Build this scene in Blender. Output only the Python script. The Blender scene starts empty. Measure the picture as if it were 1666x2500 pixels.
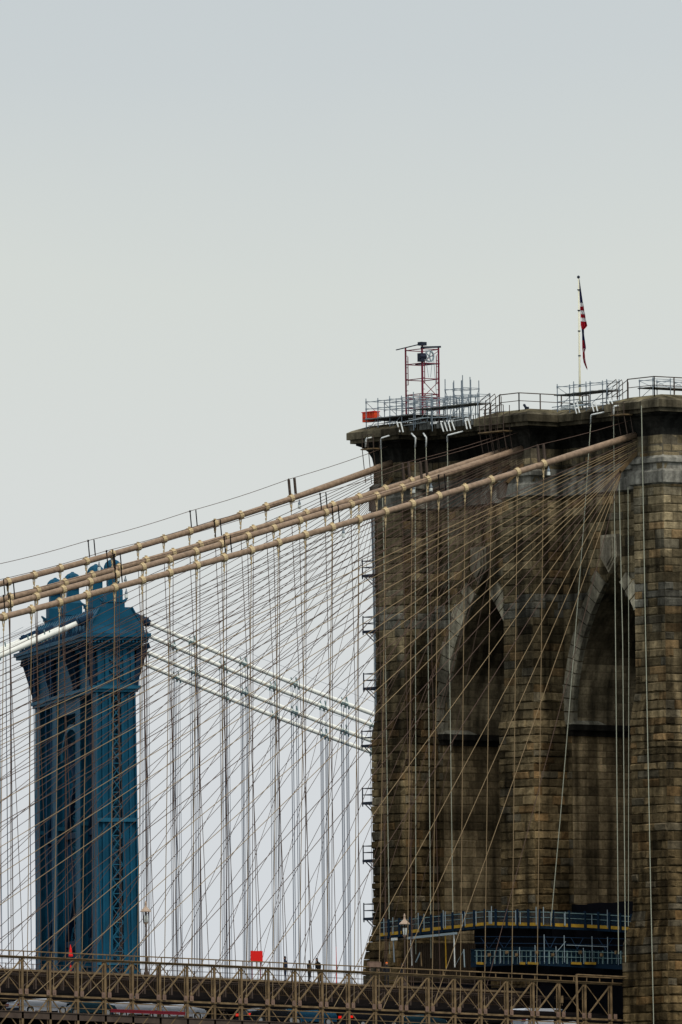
import bpy, math, random
import numpy as np
from mathutils import Vector, Matrix
random.seed(7)
# ------------------------------------------------------------------ camera
TH = math.radians(52.5); IW, IH = 1666, 2500; FPX = 28800.0; RHO = .011
dv = np.array([math.cos(TH), math.sin(TH), 0.]); rv = np.array([math.sin(TH), -math.cos(TH), 0.])
CAM = -900*dv - 15.8*rv; CAM[2] = 10
pt = math.atan(62/900.)
zv = np.array([0, 0, 1.])
FWD = dv*math.cos(pt) + zv*math.sin(pt); u0 = -dv*math.sin(pt) + zv*math.cos(pt)
RGT = rv*math.cos(RHO) - u0*math.sin(RHO); UPV = rv*math.sin(RHO) + u0*math.cos(RHO)
def pl(px, py, n, c):                     # point where the sight line of a photo pixel meets a real plane n.p = c
    D = FWD + RGT*(px-IW/2)/FPX + UPV*(IH/2-py)/FPX
    n = np.array(n, float); t = (c - n@CAM)/(n@D); return CAM + t*D
def px_x(px, py, x): return pl(px, py, (1, 0, 0), x)
def px_y(px, py, y): return pl(px, py, (0, 1, 0), y)
sc = bpy.context.scene
C = sc.collection
cd = bpy.data.cameras.new('camera'); cam = bpy.data.objects.new('camera', cd); C.objects.link(cam)
cam.matrix_world = Matrix(((RGT[0], UPV[0], -FWD[0], CAM[0]), (RGT[1], UPV[1], -FWD[1], CAM[1]), (RGT[2], UPV[2], -FWD[2], CAM[2]), (0, 0, 0, 1)))
cd.sensor_fit = 'HORIZONTAL'; cd.sensor_width = 36; cd.lens = 36*FPX/IW
cd.clip_start = 5; cd.clip_end = 60000
sc.camera = cam
# ------------------------------------------------------------------ world: overcast sky
SUN_EL, SUN_AZ = math.radians(52), math.atan2(-.80, -.10)   # direction towards the sun (x, y)
w = bpy.data.worlds.new('World'); sc.world = w; w.use_nodes = True
nt = w.node_tree; nt.nodes.clear(); N = nt.nodes.new; L = nt.links.new
out = N('ShaderNodeOutputWorld'); bg = N('ShaderNodeBackground'); L(bg.outputs[0], out.inputs[0])
sky = N('ShaderNodeTexSky'); sky.sky_type = 'NISHITA'; sky.sun_disc = False
sky.sun_elevation = SUN_EL; sky.sun_rotation = math.pi/2 - SUN_AZ; sky.dust_density = 4
sm = N('ShaderNodeVectorMath'); sm.operation = 'SCALE'; sm.inputs['Scale'].default_value = .08; L(sky.outputs[0], sm.inputs[0])
tc = N('ShaderNodeTexCoord'); sp = N('ShaderNodeSeparateXYZ'); L(tc.outputs['Generated'], sp.inputs[0])
mr = N('ShaderNodeMapRange'); mr.inputs['From Min'].default_value = -.02; mr.inputs['From Max'].default_value = .18; L(sp.outputs['Z'], mr.inputs[0])
nz = N('ShaderNodeTexNoise'); nz.inputs['Scale'].default_value = 14; nz.inputs['Detail'].default_value = 3; L(tc.outputs['Generated'], nz.inputs[0])
mn = N('ShaderNodeMath'); mn.operation = 'MULTIPLY_ADD'; mn.inputs[1].default_value = .09; L(nz.outputs[0], mn.inputs[0]); L(mr.outputs[0], mn.inputs[2])
cr = N('ShaderNodeValToRGB'); L(mn.outputs[0], cr.inputs[0])
def s2l(c): return tuple(((v/255)/12.92 if v <= 10 else (((v/255)+.055)/1.055)**2.4) for v in c)
stops = [(.0, (205, 208, 211)), (.27, (213, 218, 223)), (.38, (216, 220, 223)), (.50, (217, 221, 219)), (.60, (214, 219, 215)), (.69, (203, 210, 212)), (.78, (198, 206, 210)), (1, (196, 204, 210))]
el = cr.color_ramp.elements
el[0].position = 0; el[0].color = (*s2l(stops[0][1]), 1); el[1].position = 1; el[1].color = (*s2l(stops[-1][1]), 1)
for p_, c_ in stops[1:-1]:
    e_ = el.new(p_); e_.color = (*s2l(c_), 1)
mx = N('ShaderNodeMix'); mx.data_type = 'RGBA'; mx.inputs[0].default_value = .97
zr = N('ShaderNodeMapRange'); zr.interpolation_type = 'SMOOTHSTEP'; zr.inputs['From Min'].default_value = .12; zr.inputs['From Max'].default_value = .9; zr.inputs['To Min'].default_value = 1; zr.inputs['To Max'].default_value = 1.9; L(sp.outputs['Z'], zr.inputs[0])
zs = N('ShaderNodeVectorMath'); zs.operation = 'SCALE'; L(cr.outputs[0], zs.inputs[0]); L(zr.outputs[0], zs.inputs['Scale'])
L(sm.outputs[0], mx.inputs[6]); L(zs.outputs[0], mx.inputs[7]); L(mx.outputs[2], bg.inputs[0]); bg.inputs[1].default_value = 1.0
sl = bpy.data.lights.new('sun', 'SUN'); sl.energy = 1.5; sl.angle = math.radians(10); sl.color = (1, .95, .87)
so = bpy.data.objects.new('sun', sl); C.objects.link(so)
sd = Vector((math.cos(SUN_EL)*math.cos(SUN_AZ), math.cos(SUN_EL)*math.sin(SUN_AZ), math.sin(SUN_EL)))
so.rotation_euler = sd.to_track_quat('Z', 'Y').to_euler(); so.location = (0, 0, 200)
sc.view_settings.view_transform = 'Standard'; sc.view_settings.look = 'None'; sc.view_settings.gamma = 1; sc.view_settings.exposure = 0
sc.view_settings.use_curve_mapping = False
# ------------------------------------------------------------------ helpers
ORD = 'first second third fourth fifth sixth seventh eighth ninth tenth eleventh twelfth thirteenth fourteenth fifteenth sixteenth seventeenth eighteenth nineteenth twentieth'.split()
ORD += ['twenty-'+o_ for o_ in ORD[:9]] + ['thirtieth']
WL = {}                                    # object -> world location of its origin
def V(*a): return np.array(a, float)
class MB:
    def __init__(s): s.v = []; s.f = []; s.c = []; s.m = []
    def add(s, vs, fs, col=None, mi=0):
        b = len(s.v); s.v.extend([tuple(map(float, q)) for q in vs])
        for f in fs: s.f.append(tuple(b+i for i in f)); s.c.append(col or (1, 1, 1)); s.m.append(mi)
        return s
    def box(s, a, b, col=None, mi=0):
        x0, y0, z0 = a; x1, y1, z1 = b
        return s.add([(x0,y0,z0),(x1,y0,z0),(x1,y1,z0),(x0,y1,z0),(x0,y0,z1),(x1,y0,z1),(x1,y1,z1),(x0,y1,z1)],
                     [(0,3,2,1),(4,5,6,7),(0,1,5,4),(1,2,6,5),(2,3,7,6),(3,0,4,7)], col, mi)
    def bar(s, p, q, w, h=None, n=4, up=None, col=None, mi=0, r2=None):
        # prism from p to q: n sides, half sizes w, h
        p = np.array(p, float); q = np.array(q, float); h = h or w
        d = q-p; l = np.linalg.norm(d)
        if l < 1e-6: return s
        d /= l; up = np.array(up if up is not None else (0, 0, 1.), float)
        if abs(d@up) > .98: up = np.array((1., 0, 0))
        a = np.cross(d, up); a /= np.linalg.norm(a); b = np.cross(a, d)
        if n == 4: off = [(-w, -h), (w, -h), (w, h), (-w, h)]
        else: off = [(w*math.cos(2*math.pi*k/n), h*math.sin(2*math.pi*k/n)) for k in range(n)]
        k2 = 1 if r2 is None else r2/w
        vs = [p+a*o[0]+b*o[1] for o in off] + [q+(a*o[0]+b*o[1])*k2 for o in off]
        fs = [(i, (i+1) % n, n+(i+1) % n, n+i) for i in range(n)] + [tuple(range(n-1, -1, -1)), tuple(range(n, 2*n))]
        return s.add(vs, fs, col, mi)
    def tube(s, pts, r, n=8, col=None, mi=0):
        pts = [np.array(p, float) for p in pts]; b = len(s.v); fs = []; vs = []
        for i, p in enumerate(pts):
            d = pts[min(i+1, len(pts)-1)] - pts[max(i-1, 0)]; d /= np.linalg.norm(d)
            up = np.array((0, 0, 1.)) if abs(d[2]) < .98 else np.array((1., 0, 0))
            a = np.cross(d, up); a /= np.linalg.norm(a); c = np.cross(a, d)
            rr = r[i] if isinstance(r, (list, tuple)) else r
            vs += [p+rr*(a*math.cos(2*math.pi*k/n)+c*math.sin(2*math.pi*k/n)) for k in range(n)]
        for i in range(len(pts)-1):
            for k in range(n): fs.append((i*n+k, i*n+(k+1) % n, (i+1)*n+(k+1) % n, (i+1)*n+k))
        fs += [tuple(range(n-1, -1, -1)), tuple(range((len(pts)-1)*n, len(pts)*n))]
        return s.add(vs, fs, col, mi)
    def lathe(s, c, prof, n=12, ribs=0, col=None, mi=0):
        vs = []; fs = []; m = len(prof)
        for r, z in prof:
            for k in range(n):
                rr = r*(1 - (ribs if k % 2 else 0)); vs.append((c[0]+rr*math.cos(2*math.pi*k/n), c[1]+rr*math.sin(2*math.pi*k/n), c[2]+z))
        for i in range(m-1):
            for k in range(n): fs.append((i*n+k, i*n+(k+1) % n, (i+1)*n+(k+1) % n, (i+1)*n+k))
        fs += [tuple(range(n-1, -1, -1)), tuple(range((m-1)*n, m*n))]
        return s.add(vs, fs, col, mi)
    def oct(s, c, r, col=None):
        c = np.array(c, float)
        vs = [c+V(r,0,0), c+V(0,r,0), c-V(r,0,0), c-V(0,r,0), c+V(0,0,1.2*r), c-V(0,0,1.2*r)]
        return s.add(vs, [(0,1,4),(1,2,4),(2,3,4),(3,0,4),(1,0,5),(2,1,5),(3,2,5),(0,3,5)], col)
    def build(s, name, mat, parent=None, smooth=False, origin=None):
        me = bpy.data.meshes.new(name)
        if parent is not None: o0 = WL[parent] if origin is None else np.array(origin, float)
        elif origin is not None: o0 = np.array(origin, float)
        else:
            a = np.array(s.v); o0 = V((a[:,0].min()+a[:,0].max())/2, (a[:,1].min()+a[:,1].max())/2, a[:,2].min())
        me.from_pydata((np.array(s.v)-o0).tolist(), [], s.f); 
        for m_ in (mat if isinstance(mat, (list, tuple)) else [mat]): me.materials.append(m_)
        if any(s.m): me.polygons.foreach_set('material_index', s.m)
        if any(c != (1, 1, 1) for c in s.c):
            ca = me.color_attributes.new('Col', 'FLOAT_COLOR', 'CORNER')
            arr = []
            for f, c in zip(s.f, s.c): arr += [c[0], c[1], c[2], 1.]*len(f)
            ca.data.foreach_set('color', arr)
        if smooth: me.polygons.foreach_set('use_smooth', [True]*len(s.f))
        me.update()
        o = bpy.data.objects.new(name, me); C.objects.link(o)
        o.location = Vector(o0 - (WL[parent] if parent is not None else 0))
        if parent is not None: o.parent = parent
        WL[o] = o0
        return o
def tag(o, label, cat, group=None, kind=None):
    if label: o['label'] = label
    if cat: o['category'] = cat
    if group: o['group'] = group
    if kind: o['kind'] = kind
    return o
def thing(name, label, cat, loc, group=None):
    o = bpy.data.objects.new(name, None); C.objects.link(o); o.location = Vector(loc); o.empty_display_size = .5
    WL[o] = np.array(loc, float); return tag(o, label, cat, group)
def mat(name, col, rough=.7, metal=0., noise=.0, nscale=1., emit=None, alpha=None, bump=0., spec=.15):
    m = bpy.data.materials.new(name); m.use_nodes = True; t = m.node_tree; b = t.nodes['Principled BSDF']
    b.inputs['Roughness'].default_value = rough; b.inputs['Metallic'].default_value = metal
    b.inputs['Specular IOR Level'].default_value = spec
    b.inputs['Base Color'].default_value = (*col, 1)
    if noise:
        tcn = t.nodes.new('ShaderNodeTexCoord'); n1 = t.nodes.new('ShaderNodeTexNoise'); n1.inputs['Scale'].default_value = nscale; n1.inputs['Detail'].default_value = 6
        t.links.new(tcn.outputs['Object'], n1.inputs[0])
        r = t.nodes.new('ShaderNodeMapRange'); r.inputs['From Min'].default_value = .3; r.inputs['From Max'].default_value = .7
        r.inputs['To Min'].default_value = 1-noise; r.inputs['To Max'].default_value = 1+noise*.6; t.links.new(n1.outputs[0], r.inputs[0])
        vm = t.nodes.new('ShaderNodeVectorMath'); vm.operation = 'SCALE'; vm.inputs[0].default_value = col; t.links.new(r.outputs[0], vm.inputs['Scale'])
        t.links.new(vm.outputs[0], b.inputs['Base Color'])
        if bump:
            bp = t.nodes.new('ShaderNodeBump'); bp.inputs['Strength'].default_value = bump; bp.inputs['Distance'].default_value = .05
            t.links.new(n1.outputs[0], bp.inputs['Height']); t.links.new(bp.outputs[0], b.inputs['Normal'])
    if emit: b.inputs['Emission Color'].default_value = (*emit[:3], 1); b.inputs['Emission Strength'].default_value = emit[3]
    if alpha is not None: b.inputs['Alpha'].default_value = alpha
    return m
def stone_mat(name, rough_scale=3., streak=.5, bump=.5, gain=1.):
    m = bpy.data.materials.new(name); m.use_nodes = True; t = m.node_tree; b = t.nodes['Principled BSDF']; n = t.nodes.new; l = t.links.new
    b.inputs['Roughness'].default_value = .9; b.inputs['Specular IOR Level'].default_value = .04
    at = n('ShaderNodeAttribute'); at.attribute_name = 'Col'
    tcn = n('ShaderNodeTexCoord')
    n1 = n('ShaderNodeTexNoise'); n1.inputs['Scale'].default_value = rough_scale; n1.inputs['Detail'].default_value = 8; n1.inputs['Roughness'].default_value = .7; l(tcn.outputs['Object'], n1.inputs[0])
    r1 = n('ShaderNodeMapRange'); r1.inputs['From Min'].default_value = .3; r1.inputs['From Max'].default_value = .7; r1.inputs['To Min'].default_value = .55; r1.inputs['To Max'].default_value = 1.4; l(n1.outputs[0], r1.inputs[0])
    mp = n('ShaderNodeMapping'); mp.inputs['Scale'].default_value = (1.3, 1.3, .07); l(tcn.outputs['Object'], mp.inputs[0])
    n2 = n('ShaderNodeTexNoise'); n2.inputs['Scale'].default_value = 1.; n2.inputs['Detail'].default_value = 4; l(mp.outputs[0], n2.inputs[0])
    r2 = n('ShaderNodeMapRange'); r2.inputs['From Min'].default_value = .35; r2.inputs['From Max'].default_value = .65; r2.inputs['To Min'].default_value = 1-streak; r2.inputs['To Max'].default_value = 1.35; l(n2.outputs[0], r2.inputs[0])
    n3 = n('ShaderNodeTexNoise'); n3.inputs['Scale'].default_value = .16; n3.inputs['Detail'].default_value = 3; l(tcn.outputs['Object'], n3.inputs[0])
    r3 = n('ShaderNodeMapRange'); r3.inputs['From Min'].default_value = .35; r3.inputs['From Max'].default_value = .65; r3.inputs['To Min'].default_value = .42*gain; r3.inputs['To Max'].default_value = 1.42*gain; l(n3.outputs[0], r3.inputs[0])
    m1 = n('ShaderNodeMath'); m1.operation = 'MULTIPLY'; l(r1.outputs[0], m1.inputs[0]); l(r2.outputs[0], m1.inputs[1])
    m2 = n('ShaderNodeMath'); m2.operation = 'MULTIPLY'; l(m1.outputs[0], m2.inputs[0]); l(r3.outputs[0], m2.inputs[1])
    vm = n('ShaderNodeVectorMath'); vm.operation = 'SCALE'; l(at.outputs['Color'], vm.inputs[0]); l(m2.outputs[0], vm.inputs['Scale']); l(vm.outputs[0], b.inputs['Base Color'])
    bp = n('ShaderNodeBump'); bp.inputs['Strength'].default_value = bump; bp.inputs['Distance'].default_value = .12; l(n1.outputs[0], bp.inputs['Height']); l(bp.outputs[0], b.inputs['Normal'])
    return m
M = dict(
 rock=stone_mat('rock_faced_granite', 2.4, .66, 1.2), ashlar=stone_mat('smooth_granite', 3.5, .62, .3), core=mat('mortar', (.09, .068, .034), 1.),
 cable=mat('brown_cable_paint', (.30, .205, .135), .6, noise=.32, nscale=3.5), band=mat('yellow_buff_band', (.56, .42, .23), .55, noise=.25, nscale=6),
 rope=mat('brown_rope', (.105, .066, .048), .8), rope_k=mat('dark_brown_rope', (.07, .045, .032), .8), rope_l=mat('buff_rope', (.28, .195, .105), .8),
 truss=mat('buff_truss_paint', (.20, .132, .066), .7, noise=.45, nscale=1.6), truss_d=mat('brown_truss_paint', (.085, .06, .045), .75, noise=.3, nscale=1.3),
 gusset=mat('pinkish_gusset_paint', (.22, .14, .10), .6, noise=.25, nscale=3), darks=mat('dark_brown_steel', (.012, .009, .008), .95, noise=.3, nscale=1),
 road=mat('asphalt', (.05, .05, .05), .9, noise=.2, nscale=2), wood=mat('old_planks', (.20, .14, .08), .9, noise=.4, nscale=2),
 blue=mat('blue_steel_paint', (.003, .068, .122), .6, noise=.28, nscale=.35), blue_l=mat('pale_blue_steel', (.014, .10, .16), .6, noise=.25, nscale=.6), blue_d=mat('deep_blue_steel', (.002, .022, .05), .7, noise=.3, nscale=.4),
 wcable=mat('white_cable_wrap', (.82, .80, .71), .5, noise=.08, nscale=.6), mrope=mat('slate_blue_rope', (.02, .045, .085), .9), mclamp=mat('grey_green_clamp', (.17, .25, .24), .6),
 white=mat('white_pipe_paint', (.7, .71, .67), .45), wrope=mat('pale_rope', (.40, .40, .30), .8), galv=mat('galvanised_tube', (.23, .27, .30), .6), galv_l=mat('bright_galvanised', (.28, .34, .36), .5, .1),
 dark=mat('blackened_steel', (.02, .025, .04), .6), orange=mat('orange_red_paint', (.72, .07, .02), .6, noise=.3, nscale=2), red=mat('red_paint', (.80, .02, .015), .5), maroon=mat('maroon_tube', (.17, .018, .035), .5),
 flagblue=mat('flag_blue', (.012, .016, .09), .9), flagred=mat('flag_red', (.35, .008, .02), .9), flagwhite=mat('flag_white', (.75, .74, .74), .9),
 cream=mat('cream_pole_paint', (.78, .74, .55), .4), net=mat('blue_black_netting', (.004, .018, .032), .9, alpha=.85, spec=.1), yellow=mat('yellow_toe_board', (.42, .24, .025), .8, noise=.3, nscale=2),
 sheet=mat('pale_translucent', (.74, .77, .80), .7, alpha=.55), tarp=mat('grey_sheeting', (.50, .56, .58), .7, noise=.3, nscale=1.5), skin=mat('skin', (.45, .25, .17), .6), tarp_d=mat('stained_sheeting', (.16, .16, .145), .9, noise=.5, nscale=3.), hoard=mat('dark_stained_timber', (.035, .022, .012), .95, noise=.4, nscale=3), black=mat('black_cloth', (.02, .02, .022), .9),
 jacket=mat('orange_cloth', (.75, .16, .03), .9), navy=mat('navy_cloth', (.02, .03, .06), .9), glass=mat('dark_glass', (.02, .03, .04), .08, spec=.8), tyre=mat('rubber', (.02, .02, .02), .9), rim=mat('alloy', (.5, .5, .5), .35, .8),
 tail=mat('tail_light', (.5, .01, .01), .3, emit=(1, .02, .01, .7)), lampglass=mat('lamp_glass', (.75, .78, .72), .2), carwhite=mat('white_car_paint', (.5, .52, .56), .3), cardark=mat('dark_teal_car_paint', (.015, .05, .07), .25), carblue=mat('blue_car_paint', (.02, .10, .18), .25), carblack=mat('black_car_paint', (.015, .015, .018), .25), cargrey=mat('grey_car_paint', (.22, .24, .25), .3),
 water=mat('river_water', (.03, .05, .055), .25, noise=.4, nscale=.02), black_sheet_shade=mat('black_sheeting_and_shade', (.006, .006, .008), 1., spec=.05), navypost=mat('navy_post', (.006, .018, .035), .9, spec=.1), copper=mat('buff_lamp_shade', (.45, .33, .24), .6))
# ------------------------------------------------------------------ river
mb = MB(); mb.add([(-20000, -20000, 0), (20000, -20000, 0), (20000, 20000, 0), (-20000, 20000, 0)], [(0, 1, 2, 3)])
mb.build('water', M['water'], origin=(0, 0, 0))['kind'] = 'structure'
# ------------------------------------------------------------------ stone tower
crs = random.Random(11)
COURSE = {k: crs.uniform(.7, 1.2) for k in range(0, 140)}
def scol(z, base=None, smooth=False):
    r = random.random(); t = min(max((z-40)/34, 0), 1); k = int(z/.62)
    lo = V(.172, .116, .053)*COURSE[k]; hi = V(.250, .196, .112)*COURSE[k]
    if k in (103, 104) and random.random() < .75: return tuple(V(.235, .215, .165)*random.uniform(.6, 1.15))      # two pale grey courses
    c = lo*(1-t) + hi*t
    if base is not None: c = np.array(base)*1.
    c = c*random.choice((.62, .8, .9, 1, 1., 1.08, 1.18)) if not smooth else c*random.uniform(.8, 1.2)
    if r < .10: c = c*.6 + V(.12, .12, .10)*.4       # greyer stones
    elif r < .20: c = c*V(1.14, .98, .86)                           # redder stones
    elif r < .34: c = c*.55
    return tuple(c)
def blockquad(mb, p00, p10, p11, p01, nrm, h, jit, col, gap=.018):
    P = [np.array(p, float) for p in (p00, p10, p11, p01)]; cc = sum(P)/4; nrm = np.array(nrm, float)
    u = P[1]-P[0]; v = P[3]-P[0]; lu = np.linalg.norm(u); lv = np.linalg.norm(v); u = u/max(lu, 1e-6); v = v/lv
    gu = gap*.35; ring = [P[0]+u*gu+v*gap, P[1]-u*gu+v*gap, P[2]-u*gu-v*gap, P[3]+u*gu-v*gap]
    iu, iv = min(.10, lu*.2), min(.10, lv*.2)
    def inn(i, su, sv):
        j = lambda a: random.uniform(-a, a)
        return P[i] + u*su*(iu+j(.35*iu)) + v*sv*(iv+j(.45*iv)*(jit > .03)) + nrm*(h+random.uniform(-jit, jit))
    a = inn(0, 1, 1); b = inn(1, -1, 1); c = inn(2, -1, -1); d = inn(3, 1, -1)
    m0 = (a+b)/2 + nrm*random.uniform(-jit, jit) + v*random.uniform(-jit, jit); m1 = (c+d)/2 + nrm*random.uniform(-jit, jit)
    mb.add(ring+[a, b, c, d, m0, m1], [(0, 1, 5, 8, 4), (1, 2, 6, 5), (2, 3, 7, 9, 6), (3, 0, 4, 7), (4, 8, 9, 7), (8, 5, 6, 9)], col)
crs2 = random.Random(3); LEV = [20.]
while LEV[-1] < 79: LEV.append(LEV[-1]+crs2.choice((.5, .56, .6, .62, .66, .74)))
def face_blocks(mb, p0, p1, z0, z1, nrm, h=.07, jit=.05, blen=1.25, skip=None, base=None, smooth=False, phase=0, colf=None, top=None):
    # rectangular wall face between plan points p0, p1; courses aligned to the global grid
    p0 = V(*p0); p1 = V(*p1); Lt = np.linalg.norm(p1-p0); dd = (p1-p0)/Lt
    for k in range(len(LEV)-1):
        za, zb = max(LEV[k], z0), min(LEV[k+1], z1)
        if zb-za < .12: continue
        bl = blen*random.uniform(.8, 1.2); cuts = [0]; x = blen*(.5 if (k+phase) % 2 else 1.)*random.uniform(.85, 1.15)
        while x < Lt-.35: cuts.append(x); x += bl*random.uniform(.6, 1.5)
        cuts.append(Lt)
        for a, b in zip(cuts, cuts[1:]):
            A = p0+dd*a; B = p0+dd*b; m = (A+B)/2; A2, B2 = A, B
            if top: t0_, t1_ = V(*top[0]), V(*top[1]); A2 = t0_+(t1_-t0_)*a/Lt; B2 = t0_+(t1_-t0_)*b/Lt
            if skip and skip(m, (za+zb)/2): continue
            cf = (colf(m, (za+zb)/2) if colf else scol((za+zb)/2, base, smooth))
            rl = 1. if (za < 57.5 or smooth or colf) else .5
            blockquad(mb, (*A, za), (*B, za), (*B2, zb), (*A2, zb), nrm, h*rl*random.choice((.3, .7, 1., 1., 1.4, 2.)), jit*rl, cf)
tower = thing('bridge_tower', 'massive weathered granite suspension bridge tower with two pointed arches filling the right side', 'bridge tower', (6, 0, 0))
HB = 1.8; PIER = {'far': 16., 'mid': 0., 'near': -16.}
ZT, ZIMP, ZAP = 78., 55.4, 66.9
def boff(z):                                # the buttresses widen in two set-offs on the way down
    if z > 57.6: return 0
    if z > 55.3: return .3*(57.6-z)/2.3
    if z > 40.7: return .3
    if z > 38.: return .3+.6*(40.7-z)/2.7
    return .9
# plain cores (mortar coloured) behind the block skin
for nm, yc in PIER.items():
    mb = MB()
    ya, yb = (yc-2.65, yc+2.65) if nm == 'mid' else ((yc-2.65, yc+2.9) if nm == 'far' else (yc-.6, yc+2.65))
    mb.box((.04, ya+.04, -3), (11.96, yb-.04, 78.2), (.035, .03, .022), 1)
    if nm == 'near':
        mb.box((-2.96, -17.76, -3), (1.2, -16.4, 76.5), (.035, .03, .022), 1); mb.box((11.8, -17.76, -3), (14.9, -16.4, 76.5), (.035, .03, .022), 1)
    for s0, s1 in ((-2.95, .04), (11.96, 14.95)):
        mb.box((s0, yc-HB+.05, 55.3), (s1, yc+HB-.05, 76.9), (.035, .03, .022), 1)
        f = -1 if s0 < 0 else 1
        for (a, b, o) in ((40.7, 55.3, .25), (-3, 40.7, .28), (-3, 37.9, .82), (38., 39.2, .6), (39.2, 40.4, .4)):
            mb.box((s0+(f*o if f < 0 else 0), yc-HB-o+.05, a), (s1+(f*o if f > 0 else 0), yc+HB+o-.05, b+.001*o), (.035, .03, .022), 1)
    # skins
    for k in range(len(LEV)-1):
        if LEV[k] < 29.5 or LEV[k] > 76.6: continue
        z0, z1 = LEV[k], min(LEV[k+1], 76.6)
        if z1-z0 < .1: continue
        o = boff(z0); x = -3-o; ot = boff(z1); xt = -3-ot
        # front
        def one(p0, p1, nrm, bl, ph, hh=.075, jj=.055, tp=None):
            face_blocks(mb, p0, p1, z0, z1, nrm, hh, jj, bl, phase=ph, top=tp)
        one((x, yc+HB+o), (x, yc-HB-o), (-1, 0, 0), 1.6, 0, tp=((xt, yc+HB+ot), (xt, yc-HB-ot)))
        xe = (1.2 if nm == 'near' else 0)
        one((x, yc-HB-o), (xe, yc-HB-o), (0, -1, 0), 1.55, 1, tp=((xt, yc-HB-ot), (xe, yc-HB-ot)))
        if nm == 'near':
            one((1.2, -16.6), (11.8, -16.6), (0, -1, 0), 1.4, 0); one((11.8, -17.8), (15, -17.8), (0, -1, 0), 1.3, 0)
        one((0, yc+HB+o), (x, yc+HB+o), (0, 1, 0), 1.3, 1, .012, .008, tp=((0, yc+HB+ot), (xt, yc+HB+ot)))
        if nm == 'far': one((11, yc+2.9), (0, yc+2.9), (0, 1, 0), 1.4, 1)
        if nm == 'far': one((0, yc+2.9), (0, yc+HB+o), (-1, 0, 0), 1.2, 1)
    mb.build('buttress', [M['rock'], M['core']], tower)
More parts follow.
